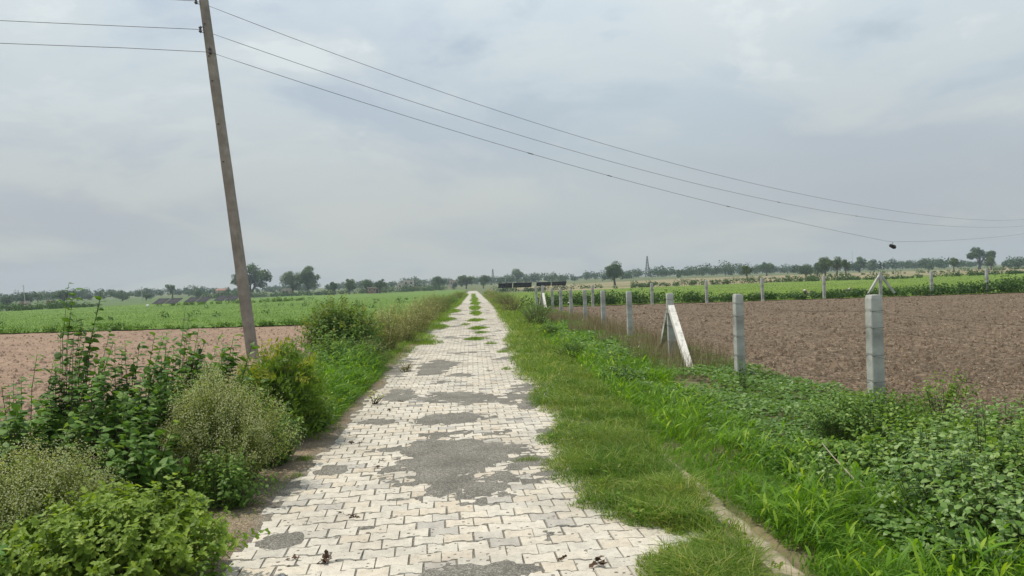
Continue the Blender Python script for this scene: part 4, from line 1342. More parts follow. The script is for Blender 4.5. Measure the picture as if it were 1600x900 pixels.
plant('broadleaf_weed', 'bright glossy broad leaved weed in the bottom left corner', 'weed', (-2.52, 3.72), 26, 0.20, 0.18, 0.46, 9, 0.12, 0.045, 'glossy', 3, 'long', t0=0.45, spread=0.8, droop=0.05, sr=0.005)
plant('broadleaf_weed', 'small green weed sprouting at the edge of the pavers, bottom left', 'weed', (-1.50, 4.02), 16, 0.16, 0.12, 0.34, 11, 0.05, 0.032, 'shrub', 4, 'broad', t0=0.25, sr=0.003, tone=0.6)
# tall mallows, blown to the right
mallow_spots = [(-4.22, 6.05, 1.02, .20, 7, 'tall sparse mallow at the far left edge, soil showing behind it'), (-3.95, 6.75, 0.98, .26, 9, 'mallow stem clump second from the left edge'),
                (-3.62, 6.75, 1.50, .22, 11, 'tallest mallow stem, rising above the ploughed soil into the crop'), (-3.35, 6.35, 0.98, .30, 14, 'dense dark mallow clump right of the tallest stem'),
                (-3.05, 6.85, 1.12, .30, 14, 'dark mallow clump with two tips left of the pale flowering bush'), (-2.75, 6.9, 1.20, .28, 14, 'upright mallow clump behind the pale flowering bush'),
                (-2.95, 6.0, 0.80, .34, 16, 'low dark mallow foliage in front of the taller stems'), (-2.45, 7.15, 1.02, .26, 12, 'rightmost tall mallow, beside the pinnate bush'),
                (-3.45, 5.75, 0.72, .30, 14, 'low mallow foliage above the corner flowering bush'),
                (-3.25, 6.75, 0.86, .34, 18, 'dense mallow mass between the tallest stem and the two tipped clump'), (-2.62, 6.35, 0.92, .30, 16, 'dark mallow foliage touching the round flowering bush'),
                (-2.6, 5.6, 0.62, .34, 16, 'low mallow foliage between the two flowering bushes'), (-3.75, 6.15, 0.70, .30, 12, 'low mallow foliage under the sparse stems at the far left')]
for i, (x, y, h, r, S, lab) in enumerate(mallow_spots):
    plant('mallow', lab, 'weed', (x, y), int(S * 1.8) + 5, r * 1.25, r * 1.1, h * 1.10, 19, 0.112, 0.072, 'mallow', 30 + i, 'broad', t0=0.15, spread=0.8, droop=-0.08, wind=(0.42, 0.05, 0.06), stem='twig', sr=0.005, lo=0.35, sb=0.5, lean=(0.10, 0), group='tall mallow weeds on the left', tone=0.42)
plant('flowering_bush', 'round pale bush covered in tiny cream flowers, between mallows and pavers', 'bush', (-2.06, 6.02), 640, 0.47, 0.46, 0.88, 24, 0.038, 0.016, 'fine', 5, 'diamond', t0=0.15, lo=0.22, flowers=30, fsize=0.0085, sr=0.0026, sb=0.35, tone=0.5)
plant('leafy_bush', 'dark leafy skirt below the round pale flowering bush', 'bush', (-1.86, 5.5), 90, 0.34, 0.26, 0.42, 12, 0.05, 0.03, 'shrub', 6, 'broad', t0=0.25, sr=0.003, tone=0.4)
pinnate('pinnate_bush', 'feathery leaved bush with yellowish young tips right of the pale round bush', (-2.0, 7.75), 60, 0.42, 0.90, 7)
pinnate('pinnate_bush', 'smaller feathery bush behind, below the leaning pole', (-2.35, 8.9), 46, 0.40, 0.80, 8)
plant('leafy_bush', 'mid green bush hiding the foot of the leaning pole', 'bush', (-3.1, 9.2), 120, 0.60, 0.5, 0.82, 14, 0.055, 0.036, 'shrub', 9, 'broad', t0=0.3, lo=0.3, tone=0.6)
plant('leafy_bush', 'small green bush just left of the foot of the leaning pole', 'bush', (-3.75, 10.2), 70, 0.45, 0.4, 0.66, 14, 0.05, 0.032, 'shrub', 10, 'broad', t0=0.3, lo=0.3, tone=0.6)
plant('leafy_bush', 'green bush in the bright grass left of the withered sprig', 'bush', (-2.75, 11.2), 110, 0.6, 0.55, 0.80, 13, 0.07, 0.042, 'shrub', 14, 'broad', t0=0.25, lo=0.3, tone=0.5)
plant('leafy_bush', 'green bush in front of the large rounded shrub', 'bush', (-2.5, 13.2), 130, 0.62, 0.55, 0.78, 13, 0.075, 0.045, 'shrub', 15, 'broad', t0=0.2, lo=0.3, tone=0.55)
plant('leafy_bush', 'leafy weeds between the feathery bush and the pavers', 'weed', (-1.78, 8.25), 50, 0.26, 0.3, 0.45, 12, 0.06, 0.036, 'shrub', 16, 'broad', t0=0.2, lo=0.35, tone=0.6)
plant('leafy_bush', 'dark weeds filling between the round flowering bush and the feathery bush', 'weed', (-1.82, 6.75), 90, 0.30, 0.36, 0.58, 13, 0.06, 0.036, 'mallow', 17, 'broad', t0=0.15, lo=0.3, tone=0.55)
plant('large_shrub', 'large rounded green shrub with yellowish top left of the road', 'shrub', (-2.75, 15.4), 460, 1.0, 0.85, 1.24, 15, 0.095, 0.056, 'shrub', 11, 'broad', t0=0.25, lo=0.28, sr=0.006, sb=0.3, tipmat='young', tone=0.45)
plant('large_shrub', 'small dark shrub behind the large rounded shrub', 'shrub', (-3.6, 18.2), 70, 0.45, 0.4, 1.18, 14, 0.07, 0.04, 'weed', 12, 'broad', t0=0.3, lo=0.5, tone=0.5)
plant('large_shrub', 'low dark shrub at the right foot of the large rounded shrub', 'shrub', (-1.98, 14.0), 110, 0.5, 0.5, 0.62, 13, 0.06, 0.034, 'greybush', 13, 'broad', t0=0.25, tone=0.4)
dry = [(-2.05, 17.2, .95, .55, 'first dry straw coloured bush beyond the large rounded shrub'), (-1.85, 19.6, .85, .6, 'second dry straw coloured bush along the left road edge'), (-2.4, 21.5, 1.0, .7, 'dry bush set back behind the second one on the left'),
       (-1.75, 23.2, .85, .6, 'third dry bush along the left road edge'), (-2.0, 26.2, 1.0, .75, 'broad dry pinkish bush midway along the left edge'), (-1.75, 29.6, .95, .7, 'dry bush opposite the middle fence posts'),
       (-1.9, 33.5, 1.1, .85, 'last tall dry bush before the greener scrub'), (-1.75, 38.5, .95, .8, 'grey green bush left of the narrowing road'), (-1.75, 44.5, 1.0, .9, 'dark green bush left of the narrowing road')]
for i, (x, y, h, r, lab) in enumerate(dry):
    plant('dry_bush', lab, 'bush', (x, y), 190, r, r, h, 15, 0.055, 0.014, 'greybush' if i > 6 else 'drybush', 50 + i, 'diamond', t0=0.2, lo=0.3, sr=0.003, stem='greenstem', sb=0.35, flowers=8 if i < 7 else 0, fsize=0.016, group='bushes along the left road edge', tone=0.45)
# --- right side
plant('leafy_bush', 'dark leafy weed clump at the foot of the nearest fence post', 'weed', (3.95, 7.05), 170, 0.70, 0.50, 0.40, 12, 0.055, 0.036, 'shrub', 70, 'broad', t0=0.3, lo=0.35, tone=0.55)
plant('leafy_bush', 'taller weed sprays leaning out right of the nearest fence post', 'weed', (4.85, 7.35), 34, 0.36, 0.25, 0.50, 14, 0.06, 0.035, 'shrub', 71, 'broad', t0=0.3, lo=0.5, lean=(0.3, 0), tone=0.7)
plant('leafy_bush', 'weed clump left of the nearest fence post, dark inside', 'weed', (3.45, 6.75), 90, 0.5, 0.4, 0.42, 12, 0.05, 0.03, 'mallow', 72, 'broad', t0=0.3, lo=0.4, tone=0.55)
RW = [(3.9, 5.9, .34, 'leafy weed patch right of the dry twigs'), (3.35, 5.2, .36, 'leafy weed patch between dry twigs and right edge'), (4.1, 5.1, .46, 'leafy weeds at the right edge below the ploughed field'), (3.1, 4.45, .46, 'dark leafy weeds in the bottom right corner, nearest the camera'),
      (3.55, 4.25, .52, 'dark leafy weeds cut by the right edge at the bottom'), (4.55, 6.2, .36, 'weeds bordering the ploughed soil at the right edge'), (2.95, 5.55, .24, 'low pale weeds left of the dry twigs'), (3.0, 3.85, .40, 'weed tips rising at the bottom right')]
for i, (x, y, h, lab) in enumerate(RW):
    plant('leafy_bush', lab, 'weed', (x, y), 150, 0.60, 0.50, h * 1.15, 10, 0.064, 0.044, 'cover' if i % 2 else 'shrub', 80 + i, 'broad', t0=0.3, lo=0.45, sr=0.003, sb=0.7, stem='twig', tone=0.62, group='leafy weeds at the right', tvar=0.22)
for i, (x, y, h, lab) in enumerate([(3.55, 5.0, .62, 'thin dark stalk standing out of the weeds near the right edge'), (3.2, 5.05, .48, 'thin dark stalk left of the taller one in the right weeds'), (3.75, 4.6, .60, 'bare forked stalk in the weeds at the lower right edge'),
                                   (4.3, 6.6, .46, 'dry stalk in the weeds just below the ploughed soil on the right'), (3.45, 6.3, .42, 'dark stalk in front of the nearest fence post')]):
    plant('weed_stalk', lab, 'weed', (x, y), 4, 0.12, 0.10, h, 5, 0.045, 0.028, 'shrub', 210 + i, 'broad', t0=0.45, lo=0.85, stem='twig', sr=0.006, sb=0.3, group='bare stalks in the right weeds')
plant('broadleaf_weed', 'single upright broad leaved weed in the grass left of the dry twigs', 'weed', (2.42, 4.95), 5, 0.06, 0.06, 0.34, 12, 0.055, 0.034, 'cover', 95, 'broad', t0=0.35, lo=0.8, tone=0.85)
plant('broadleaf_weed', 'upright dark weed in front of the second fence post', 'weed', (3.55, 9.6), 9, 0.08, 0.08, 0.42, 14, 0.05, 0.03, 'mallow', 96, 'broad', t0=0.2, lo=0.8, tone=0.3)
RB = [(1.95, 14.6, .34, .35, 'shrub', 'small dark weed in the grass right of the road, level with the braced post'), (2.2, 11.2, .26, .4, 'cover', 'green weed tuft in the verge nearer than the braced post'), (2.1, 20.5, .36, .4, 'shrub', 'dark weed clump in the verge left of the dry grass'),
      (2.15, 24.8, .85, .8, 'greybush', 'rounded grey green bush right of the road before the far posts'), (1.9, 36.5, .95, .95, 'drybush', 'pale dry bush right of the road near the solar rows'), (2.2, 48, 1.0, 1.1, 'greybush', 'far grey green bush right of the narrowing road'), (2.6, 29.5, .6, .7, 'shrub', 'low green bush between the road and the far white brace')]
for i, (x, y, h, r, m, lab) in enumerate(RB):
    plant('verge_bush', lab, 'bush', (x, y), int(60 + 90 * r), r, r, h, 13, 0.055, 0.026, m, 110 + i, 'diamond' if 'bush' in m else 'broad', t0=0.2, lo=0.3, sr=0.004, stem='twig', group='bushes in the right verge')
# far verge bushes either side of the road
g = np.random.default_rng(5)
for s, sx, nm in ((-1, -2.1, 'left'), (1, 2.4, 'right')):
    for k in range(9):
        y = 52 + k * 9.5 + g.normal(0, 1.5)
        plant('verge_bush', ('nearest', 'second', 'third', 'fourth', 'fifth', 'sixth', 'seventh', 'eighth', 'farthest')[k] + ' of the far low bushes lining the %s edge of the narrowing road' % nm, 'bush', (sx + g.normal(0, 0.3), y), 70, 1.0, 1.6, g.uniform(0.6, 0.95), 10, 0.12, 0.06, ('greybush', 'shrub', 'drybush')[k % 3], 130 + k + 20 * s, 'diamond', t0=0.2, lo=0.35, sr=0.006, group='far bushes on the %s edge of the road' % nm)

# dry twigs lying in the weeds, withered sprigs and litter on the pavers
root = empty('dry_twig', (2.55, 4.95, 0.0))
tag(root, 'pale dry twigs sticking out of the green weeds, lower right', 'twig')
for p in ([(0.14, -0.14, .03), (0.06, 0.02, .14), (0.0, 0.2, .26), (-0.02, 0.32, .33)], [(0.16, -0.13, .03), (0.0, 0.0, .08), (-0.14, 0.10, .13)], [(0.17, -0.12, .03), (0.13, 0.1, .12), (0.09, 0.26, .2)]):
    b = MB()
    b.tube(np.array(p), np.linspace(0.008, 0.003, len(p)), 5)
    b.build('twig', M['straw'], root)
g = np.random.default_rng(9)
root = empty('withered_sprig', (-1.34, 9.85, 0.01))
tag(root, 'withered sprig with pale leaves lying on the left edge of the pavers', 'sprig')
for k in range(9):
    a = g.uniform(0, 6.28)
    r = g.uniform(.06, .13)
    b = MB()
    b.tube(np.array([(g.normal(0, .02), g.normal(0, .02), 0.0), (r * math.cos(a) * .7, r * math.sin(a) * .5, g.uniform(.05, .12)), (r * math.cos(a), r * math.sin(a) * .6, g.uniform(.0, .15))]), [0.006, 0.004, 0.002], 4)
    b.build('twig', M['twig'], root)
n = 30
P = np.c_[g.normal(0, .05, n), g.normal(0, .04, n), g.uniform(.05, .17, n)]
V, F, a = leaf_mesh(P, unit(g.normal(0, 1, (n, 3)) * (1, 1, .3)), unit(g.normal(0, .5, (n, 3)) + (0, 0, 1)), np.full(n, .055), np.full(n, .03), g.random(n), 'broad')
mk('leaves', V, F, M['flower'], root, {'rnd': a})
plant('dry_tuft', 'withered brown tuft at the left edge of the pavers, beyond the sprig', 'tuft', (-1.25, 13.4), 26, 0.16, 0.12, 0.18, 8, 0.05, 0.012, 'drybush', 97, 'diamond', stem='twig', tone=0.3)
LIT = [(-0.97, 5.25, 'dark brown dropping on pavers, left of the larger crumpled leaf'), (-0.86, 5.13, 'crumpled brown leaf on the pavers, left of centre'), (-0.90, 4.34, 'brown crumpled leaf nearest the bottom edge, left half of the road'), (-1.12, 4.40, 'small brown leaf by the left paver edge near the bottom'),
       (-0.89, 6.5, 'reddish brown crumb left of the large sand patch'), (-1.28, 7.58, 'dark flat leaf at the left paver edge, left of two'), (-1.20, 7.52, 'dark flat leaf at the left paver edge, right of two'), (-1.01, 9.99, 'dark twig-like dropping beside the withered sprig'),
       (-1.1, 9.38, 'grey brown clod nearer than the withered sprig'), (0.46, 4.19, 'small brown leaf on the pavers, right half near the bottom'), (0.67, 4.08, 'largest crumpled brown leaf, lower right of the pavers')]
for i, (x, y, lab) in enumerate(LIT):
    sz = 0.075 if i == 10 else 0.042 + 0.014 * (i % 3)
    k = 7 if i in (1, 2, 10) else 4
    P = np.c_[g.normal(0, sz * .3, k), g.normal(0, sz * .22, k), g.uniform(0.003, sz * (.28 if i in (1, 2, 10) else .12), k)]
    V, F, a = leaf_mesh(P, unit(g.normal(0, 1, (k, 3)) * (1, 1, .35)), unit(g.normal(0, .6, (k, 3)) + (0, 0, 1)), np.full(k, sz * .75), np.full(k, sz * .5), g.random(k), 'lobed')
    o = mk('dry_leaf', V, F, M['dung'], None, None, False, (x, y, 0.002))
    tag(o, lab, 'leaf litter', 'dry bits scattered on the pavers')


# ================================================================== grass, ground cover, crops, clods
EDGE_R = np.array([(-3, .9), (3.2, .9), (3.93, .89), (4.16, .87), (4.30, 1.24), (4.45, 1.22), (4.67, 1.02), (5.15, .72), (5.92, .62), (6.35, .56), (6.62, .72), (7.0, .66), (7.34, .60), (7.9, .80), (8.34, .84), (9.0, .72), (9.59, .60), (10.2, .7), (10.84, .82), (11.6, .74), (12.38, .62), (13.5, .7), (14.87, .71), (18.67, .71), (23.3, .95), (32.2, .98), (47, 1.25), (70, 1.35), (150, 1.45)])


def edge_r(y):
    return np.interp(y, EDGE_R[:, 0], EDGE_R[:, 1]) + 0.12 * (vnoise(y * 2.6, 0.5, 61) - 0.5) + 0.16 * (vnoise(y * 7.0, 1.5, 62) - 0.5) + 0.10 * (vnoise(y * 19.0, 2.5, 66) - 0.5)


def powy(g, n, y0, y1, p):
    """random distances, thinning out with distance"""
    u = g.random(n)
    return (y0 ** (1 - p) + u * (y1 ** (1 - p) - y0 ** (1 - p))) ** (1 / (1 - p))


def field_of(parts, name, label, mat, cat='grass'):
    V, F, A = joinm(parts)
    o = mk(name, V, F, M[mat], None, {'rnd': A})
    tag(o, label, cat, kind='stuff')
    return o


def lod(y, y0=6.0, p=0.85):
    return np.maximum(1.0, y / y0) ** p


g = np.random.default_rng(21)
# short olive grass creeping over the pavers on the right
N_ = 98000
y = powy(g, N_, 2.6, 120, 1.75)
er = edge_r(y)
x = er + (np.where(y > 7.4, 1.82, 1.585) - er) * g.random(N_) ** 0.9
x += (y > 20) * g.random(N_) * 0.5
bare = (x > np.where(y < 5.0, 1.35, 1.44) + 0.14 * vnoise(y * 5, 3, 5)) & (y < 5.6) & (y > 3.2) & (vnoise(x * 9, y * 7, 67) < .82)
keep = ~bare & (fbm(x * 3.5, y * 3.5, 71) > 0.17)
keep &= ~((np.abs(y - 4.31 - 0.10 * (vnoise(x * 6, 1, 68) - .5) - .10 * (x - 1.2)) < 0.11 + 0.12 * (vnoise(x * 14, y * 9, 69) - .5)) & (g.random(N_) < .93))
x, y = x[keep], y[keep]
n = len(x)
rise = sstep(0, 0.25, x - edge_r(y))
h = (0.028 + 0.105 * rise * sstep(.15, .8, fbm(x * 4.2, y * 4.2, 72, 2)) + .03 * rise) * g.uniform(0.4, 1.6, n) * lod(y, 14, .35)
P = np.c_[x, y, tz(x, y) - 0.004 + 0.035 * rise * fbm(x * 1.7, y * 1.7, 73)]
tone = np.clip(-0.02 + 0.75 * fbm(x * 3.5, y * 3.5, 74) + g.normal(0, .27, n) + (g.random(n) < 0.08) * 0.45, 0, 1)
parts = [blades(P, h, g.uniform(.0035, .0085, n) * lod(y), g.random(n) * 6.28, g.uniform(0.4, 1.9, n), tone, 2, g)]
N_ = 150
cy0 = powy(g, N_, 3.4, 30, 1.6)
cx0 = edge_r(cy0) + 0.08 + (1.5 - edge_r(cy0)) * g.random(N_)
k = 9
az = g.random((N_, k)) * 6.28
D = unit(np.stack([np.cos(az), np.sin(az), g.uniform(.1, .9, (N_, k))], -1)).reshape(-1, 3)
P = np.repeat(np.c_[cx0, cy0, tz(cx0, cy0) + g.uniform(.03, .07, N_)], k, 0) + g.normal(0, .015, (N_ * k, 3))
L = g.uniform(.025, .055, N_ * k)
parts.append(leaf_mesh(P, D, unit(g.normal(0, .3, (N_ * k, 3)) + (0, 0, 1)), L, L * .5, np.clip(g.normal(.45, .2, N_ * k), 0, 1), 'broad'))
N_ = 1500
y = powy(g, N_, 3.2, 40, 1.6)
x = edge_r(y) + .05 + (1.6 - edge_r(y)) * g.random(N_)
parts.append(blades(np.c_[x, y, tz(x, y)], g.uniform(.10, .24, N_), .003 * lod(y), g.random(N_) * 6.28, g.uniform(.1, .7, N_), np.clip(g.normal(.85, .12, N_), 0, 1), 3, g))
field_of(parts, 'verge_grass', 'short olive green grass creeping over the right side of the pavers', 'verge_grass')

# grass tufts growing in the joints of the road
TUFT = [(0.44, 6.48, .16, .07), (0.02, 20.0, .36, .5), (.40, 18.4, .2, .15), (-1.25, 19.3, .42, .8), (.12, 24.4, .35, .8), (.22, 22.3, .25, .35), (.07, 29.5, .4, 1.3), (-1.2, 25.7, .35, 1.2), (-1.15, 31.5, .4, 1.5), (.12, 37, .35, 2.2), (.12, 47, .4, 5), (.2, 62, .45, 8), (.2, 85, .4, 12), (-1.1, 42, .4, 4), (-1.62, 6.9, .10, .12), (-1.55, 6.3, .07, .06), (.62, 16.2, .15, .2), (-.3, 26.6, .2, .3), (.55, 13.1, .1, .14), (-1.25, 60, .3, 12)]
parts = []
EL = np.array([(10, -1.56), (17, -1.45), (18.6, -1.35), (19.8, -1.0), (20.8, -1.0), (22.5, -1.4), (24.5, -1.25), (26, -1.0), (28, -1.2), (30.5, -.78), (34, -1.1), (43.8, -1.15), (60, -1.0), (111, -.85), (150, -.8)])
N_ = 17000
y = powy(g, N_, 12, 150, 1.3)
e = np.interp(y, EL[:, 0], EL[:, 1]) + 0.2 * (vnoise(y * 1.7, 2, 63) - .5) + 0.14 * (vnoise(y * 5, 3, 64) - .5)
x = e - 0.75 * g.random(N_)
h = (.03 + .10 * sstep(0, .4, e - x)) * g.uniform(.6, 1.4, N_) * lod(y, 14, .3)
parts.append(blades(np.c_[x, y, tz(x, y) - .003], h, 0.0042 * lod(y), g.random(N_) * 6.28, g.uniform(.3, 1.2, N_), np.clip(g.normal(.42, .18, N_), 0, 1), 2, g))
N_ = 9000
y = powy(g, N_, 34, 150, 1.2)
x = .12 + g.normal(0, .2, N_)
keep = vnoise(y * .33, 1.0, 65) + .004 * (y - 34) > .45 + np.abs(x - .12)
x, y = x[keep], y[keep]
n = len(x)
parts.append(blades(np.c_[x, y, tz(x, y) - .003], g.uniform(.04, .13, n), 0.0045 * lod(y), g.random(n) * 6.28, g.uniform(.3, 1.2, n), np.clip(g.normal(.42, .18, n), 0, 1), 2, g))
for (tx, ty, rx, ry) in TUFT:
    k = int(np.clip(26000 * rx * ry / max(1, (ty / 6)) ** 1.3, 100, 1300))
    a, rr = g.random(k) * 6.28, g.random(k) ** 0.6
    x = tx + rx * rr * np.cos(a) * (0.7 + 0.6 * vnoise(a * 1.6, tx, 5))
    y = ty + ry * rr * np.sin(a) * (0.7 + 0.6 * vnoise(a * 1.6, ty, 6))
    h = (0.03 + 0.07 * (1 - rr) * min(1, ty / 10)) * g.uniform(.6, 1.4, k) * lod(ty, 14, .3)
    parts.append(blades(np.c_[x, y, tz(x, y) - 0.003], h, np.full(k, 0.004 * lod(ty)), g.random(k) * 6.28, g.uniform(.3, 1.2, k), np.clip(g.normal(.42, .18, k), 0, 1), 2, g))
field_of(parts, 'road_grass', 'grass tufts growing through the joints and left edge of the road', 'verge_grass')

# tall bright grass right of the edging
N_ = 36000
y = powy(g, N_, 2.6, 110, 1.45)
x = np.where(y > 6.2, 1.60, np.where(y < 5.1, 1.78, 1.68)) + (0.95 + 0.35 * vnoise(y * 0.7, 4, 81) + np.clip((y - 9) * 0.14, 0, 0.9)) * g.random(N_) ** 1.05
keep = fbm(x * 2.2, y * 2.2, 82) > 0.25
x, y = x[keep], y[keep]
n = len(x)
side = sstep(0.0, 0.3, x - 1.70)
clump = fbm(x * 2.6, y * 2.6, 83, 2)
h = (0.10 + 0.30 * side * sstep(.2, .85, clump)) * g.uniform(.45, 1.3, n) * np.where(y > 14, 0.85, 1.0)
wide = g.random(n) < 0.30
w = np.where(wide, g.uniform(.012, .026, n), g.uniform(.004, .008, n)) * lod(y, 7, .6)
h = np.where(wide, h * 0.85, h)
az = g.normal(-0.5, 1.3, n)
tone = np.clip(0.08 + 0.5 * fbm(x * 1.3, y * 1.3, 84) + wide * 0.18 + g.normal(0, .2, n), 0, 1)
parts = [blades(np.c_[x, y, tz(x, y) - 0.02], h, w, az, g.uniform(.3, 1.5, n), tone, 3, g)]
# thin understorey
N_ = 32000
y = powy(g, N_, 2.6, 60, 1.6)
x = 1.68 + 2.6 * g.random(N_) ** 1.2
keep = fbm(x * 1.6, y * 1.6, 85) > 0.40 + 0.10 * sstep(2.6, 3.4, x)
x, y = x[keep], y[keep]
n = len(x)
parts.append(blades(np.c_[x, y, tz(x, y) - 0.02], g.uniform(.05, .17, n), 0.0045 * lod(y), g.random(n) * 6.28, g.uniform(.3, 1.2, n), np.clip(g.normal(.3, .16, n), 0, 1), 2, g))
N_ = 2300
y = powy(g, N_, 2.8, 30, 1.5)
x = 1.72 + 0.95 * g.random(N_)
keep = fbm(x * 2.6, y * 2.6, 83, 2) > 0.42
x, y = x[keep], y[keep]
n = len(x)
az = g.random(n) * 6.28
up_ = g.uniform(.15, 1.5, n)
D = unit(np.c_[np.cos(az), np.sin(az), up_])
Nn = unit(np.c_[-np.cos(az) * up_, -np.sin(az) * up_, np.ones(n)] + g.normal(0, .3, (n, 3)))
L = g.uniform(.07, .19, n)
parts.append(leaf_mesh(np.c_[x, y, tz(x, y) + g.uniform(.05, .24, n)], D, Nn, L, g.uniform(.010, .022, n) * lod(y, 9, .4), np.clip(g.normal(.6, .25, n), 0, 1), 'long'))
field_of(parts, 'tall_grass', 'tall bright green grass with wide blades along the right verge', 'tall_grass')

# leafy ground cover between the grass and the fence
N_ = 66000
y = powy(g, N_, 2.8, 46, 1.55)
x = 2.35 + (2.35 - np.clip((y - 9) * 0.05, 0, .6)) * g.random(N_)
den = fbm(x * 1.1, y * 1.1, 91)
keep = (den > 0.30) & ~((np.hypot((x - 2.95) / .5, (y - 10.6) / .55) < 1) | (np.hypot((x - 3.0) / .28, (y - 4.05) / .22) < 1) | (np.hypot((x - 2.2) / .35, (y - 7.8) / .5) < .8))
x, y = x[keep], y[keep]
n = len(x)
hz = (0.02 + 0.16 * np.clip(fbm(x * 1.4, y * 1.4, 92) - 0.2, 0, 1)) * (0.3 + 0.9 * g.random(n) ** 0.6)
P = np.c_[x, y, tz(x, y) + hz]
D = unit(g.normal(0, 1, (n, 3)) * (1, 1, .25))
Nn = unit(g.normal(0, .38, (n, 3)) + (0, 0, 1))
L = g.uniform(.028, .062, n) * lod(y, 7, .6)
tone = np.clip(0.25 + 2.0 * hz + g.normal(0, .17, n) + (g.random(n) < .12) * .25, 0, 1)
nr = y < 9
parts = [leaf_mesh(P[q], D[q], Nn[q], L[q], L[q] * .72, tone[q], tp) for q, tp in ((nr, 'broad'), (~nr, 'diamond'))]
field_of(parts, 'ground_cover', 'creeping small leaved ground cover in front of the fence', 'cover', 'ground cover')

# dry grass stalks by the fence
N_ = 9000
y = g.uniform(11.5, 28, N_)
x = 2.9 + g.random(N_) * 1.5 + np.where(y > 20, -.2, 0)
keep = fbm(x * 1.3, y * .8, 95) > 0.43
x, y = x[keep], y[keep]
n = len(x)
parts = [blades(np.c_[x, y, tz(x, y) - .02], g.uniform(.2, .60, n), g.uniform(.003, .006, n) * lod(y, 8), g.random(n) * 6.28, g.uniform(.05, .5, n), g.random(n), 3, g)]
field_of(parts, 'dry_grass', 'dry straw coloured grass stalks along the fence before the braced post', 'drygrass')

# left verge grass: under the bushes, then a bright patch reaching the pavers
N_ = 24000
y = powy(g, N_, 3.0, 110, 1.35)
x = -1.62 - 1.75 * g.random(N_) - 0.15 * vnoise(y * 2, 1, 96)
keep = (fbm(x * 1.5, y * 1.5, 97) > 0.36) & ~((y < 7.6) & (x > -1.9))
x, y = x[keep], y[keep]
n = len(x)
parts = [blades(np.c_[x, y, tz(x, y) - .02], g.uniform(.06, .26, n), 0.0055 * lod(y, 7, .7), g.random(n) * 6.28, g.uniform(.3, 1.1, n), np.clip(g.normal(.38, .18, n), 0, 1), 2, g)]
N_ = 8000
y = g.uniform(8.1, 13.8, N_)
x = -1.60 - 0.95 * g.random(N_) - 0.1 * vnoise(y * 3, 1, 98)
inside = sstep(0, .5, -1.58 - x)
h = (.14 + .46 * inside * sstep(.1, .9, fbm(x * 2.4, y * 2.4, 99, 2))) * g.uniform(.5, 1.25, N_)
parts.append(blades(np.c_[x, y, tz(x, y) - .02], h, g.uniform(.008, .022, N_), g.normal(0.1, 1.4, N_), g.uniform(.3, 1.5, N_), np.clip(g.normal(.42, .25, N_), 0, 1), 4, g))
N_ = 2600
y = g.uniform(8.0, 14.2, N_)
x = -1.66 - 0.9 * g.random(N_)
az = g.random(N_) * 6.28
up_ = g.uniform(.0, 1.2, N_)
D = unit(np.c_[np.cos(az), np.sin(az), up_])
Nn = unit(np.c_[-np.cos(az) * up_, -np.sin(az) * up_, np.ones(N_)] + g.normal(0, .3, (N_, 3)))
parts.append(leaf_mesh(np.c_[x, y, g.uniform(.08, .50, N_) * sstep(0, .5, -1.5 - x)], D, Nn, g.uniform(.08, .20, N_), g.uniform(.012, .026, N_), np.clip(g.normal(.45, .25, N_), 0, 1), 'long'))
N_ = 2600
y = g.uniform(4.2, 13, N_)
x = -1.56 - 0.32 * g.random(N_)
keep = fbm(x * 3, y * 2.5, 101) > 0.60
x, y = x[keep], y[keep]
n = len(x)
parts.append(blades(np.c_[x, y, tz(x, y) - .005], g.uniform(.03, .10, n), np.full(n, .006), g.random(n) * 6.28, g.uniform(.4, 1.3, n), np.clip(g.normal(.4, .2, n), 0, 1), 2, g))
field_of(parts, 'left_grass', 'bright green grass among the bushes on the left verge', 'left_grass')

# left crop and right crop: low leafy blades, denser near their front edges
for (side, x0, x1, mat, lab, N_) in ((-1, -72, -2.5, 'cropleaf_l', 'low green crop plants covering the left field', 38000), (1, 3.6, 120, 'cropleaf_r', 'low yellow green crop plants covering the right field', 32000)):
    yb = 31.3 if side < 0 else 43.8
    y = powy(g, N_, yb - 1.5, 150, 1.8)
    half = y * 0.78 + 4
    x = g.uniform(-1, 1, N_) * half if side < 0 else g.random(N_) * (y * 0.85 + 4)
    x = -np.abs(x) if side < 0 else x
    front = yb + np.clip(-(x + 6.8) * .155, 0, 8) + 0.3 if side < 0 else yb - np.clip((x - 10) * .16, -.9, 12) + .3
    keep = (x > x0) & (x < x1) & (y > front)
    x, y = x[keep], y[keep]
    n = len(x)
    parts = [blades(np.c_[x, y, tz(x, y)], g.uniform(.05, .14, n) * (0.7 + .6 * fbm(x * .3, y * .3, 55)), 0.016 * lod(y, 25, 1.0), g.random(n) * 6.28, g.uniform(.3, 1.2, n), np.clip(g.normal(.42, .2, n), 0, 1), 2, g)]
    field_of(parts, 'crop', lab, mat, 'crop')

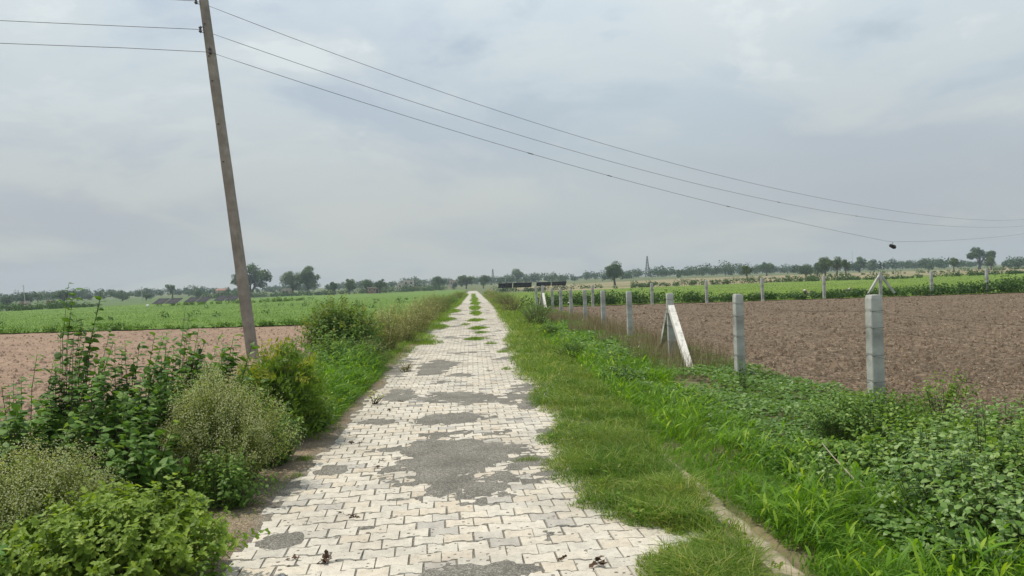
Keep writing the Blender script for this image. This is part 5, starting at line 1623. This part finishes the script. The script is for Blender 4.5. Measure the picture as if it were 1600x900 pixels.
# clods and straw on the ploughed soil
def clods(name, label, mat, xf, y0, y1, N_, seed):
    g = np.random.default_rng(seed)
    y = powy(g, N_, y0, y1, 1.5)
    x = xf(g, y)
    n = len(x)
    s = g.gamma(1.7, 0.0075, n) * lod(y, 9, .5) + .005
    oct_ = np.array([(1, 0, -.4), (-1, 0, -.4), (0, 1, -.4), (0, -1, -.4), (0, 0, 1)], float)
    of = np.array([(0, 2, 4), (2, 1, 4), (1, 3, 4), (3, 0, 4)])
    a = g.random(n) * 6.28
    ca, sa = np.cos(a)[:, None], np.sin(a)[:, None]
    V = oct_[None] * g.uniform(.55, 1.3, (n, 5, 1)) * s[:, None, None]
    X = V[..., 0] * ca - V[..., 1] * sa
    Y = V[..., 0] * sa + V[..., 1] * ca
    zz = tz(x, y) - 0.035
    V = np.stack([X + x[:, None], Y + y[:, None], V[..., 2] * .75 + zz[:, None] + 0.012], -1)
    F = of[None] + (np.arange(n) * 5)[:, None, None]
    o = mk(name, V, F.reshape(-1, 3), M[mat], None, {'rnd': np.repeat(g.random(n), 5)})
    tag(o, label, 'clods', kind='stuff')
    k = n // 4
    P = np.c_[x[:k], y[:k], tz(x[:k], y[:k]) + g.uniform(-.03, .02, k)]
    L = g.uniform(.02, .075, k) * lod(y[:k], 9, .5)
    V, F, A = leaf_mesh(P, unit(g.normal(0, 1, (k, 3)) * (1, 1, .15)), unit(g.normal(0, .3, (k, 3)) + (0, 0, 1)), L, L * .12, g.random(k))
    o = mk('straw', V, F, M['straw'], None, {'rnd': A})
    tag(o, 'pale straw bits scattered on the ' + ('left' if mat == 'clod_l' else 'right') + ' ploughed soil', 'straw', kind='stuff')


clods('soil_clods', 'loose brown clods over the ploughed field on the right', 'clod_r', lambda g, y: 4.35 + g.random(len(y)) * (y * 0.75), 5, 42, 34000, 41)
clods('soil_clods', 'loose pinkish clods over the ploughed soil on the left', 'clod_l', lambda g, y: -3.2 - g.random(len(y)) * (y * 0.8), 5, 31, 15000, 42)

# ================================================================== haze in the air
b = MB()
b.box(-915, 915, -75, 915, -4.2, 25.0)
hz = b.build('haze', None)
tag(hz, 'thin pale blue haze filling the air over the fields', 'haze', kind='stuff')
m, t, out = new_mat('haze_mat')
pvn = nd(t, 'ShaderNodeVolumePrincipled')
pvn.inputs['Color'].default_value = (0.74, 0.87, 1.0, 1)
pvn.inputs['Density'].default_value = 0.00042
pvn.inputs['Anisotropy'].default_value = 0.25
t.links.new(pvn.outputs[0], out.inputs['Volume'])
hz.data.materials.append(m)
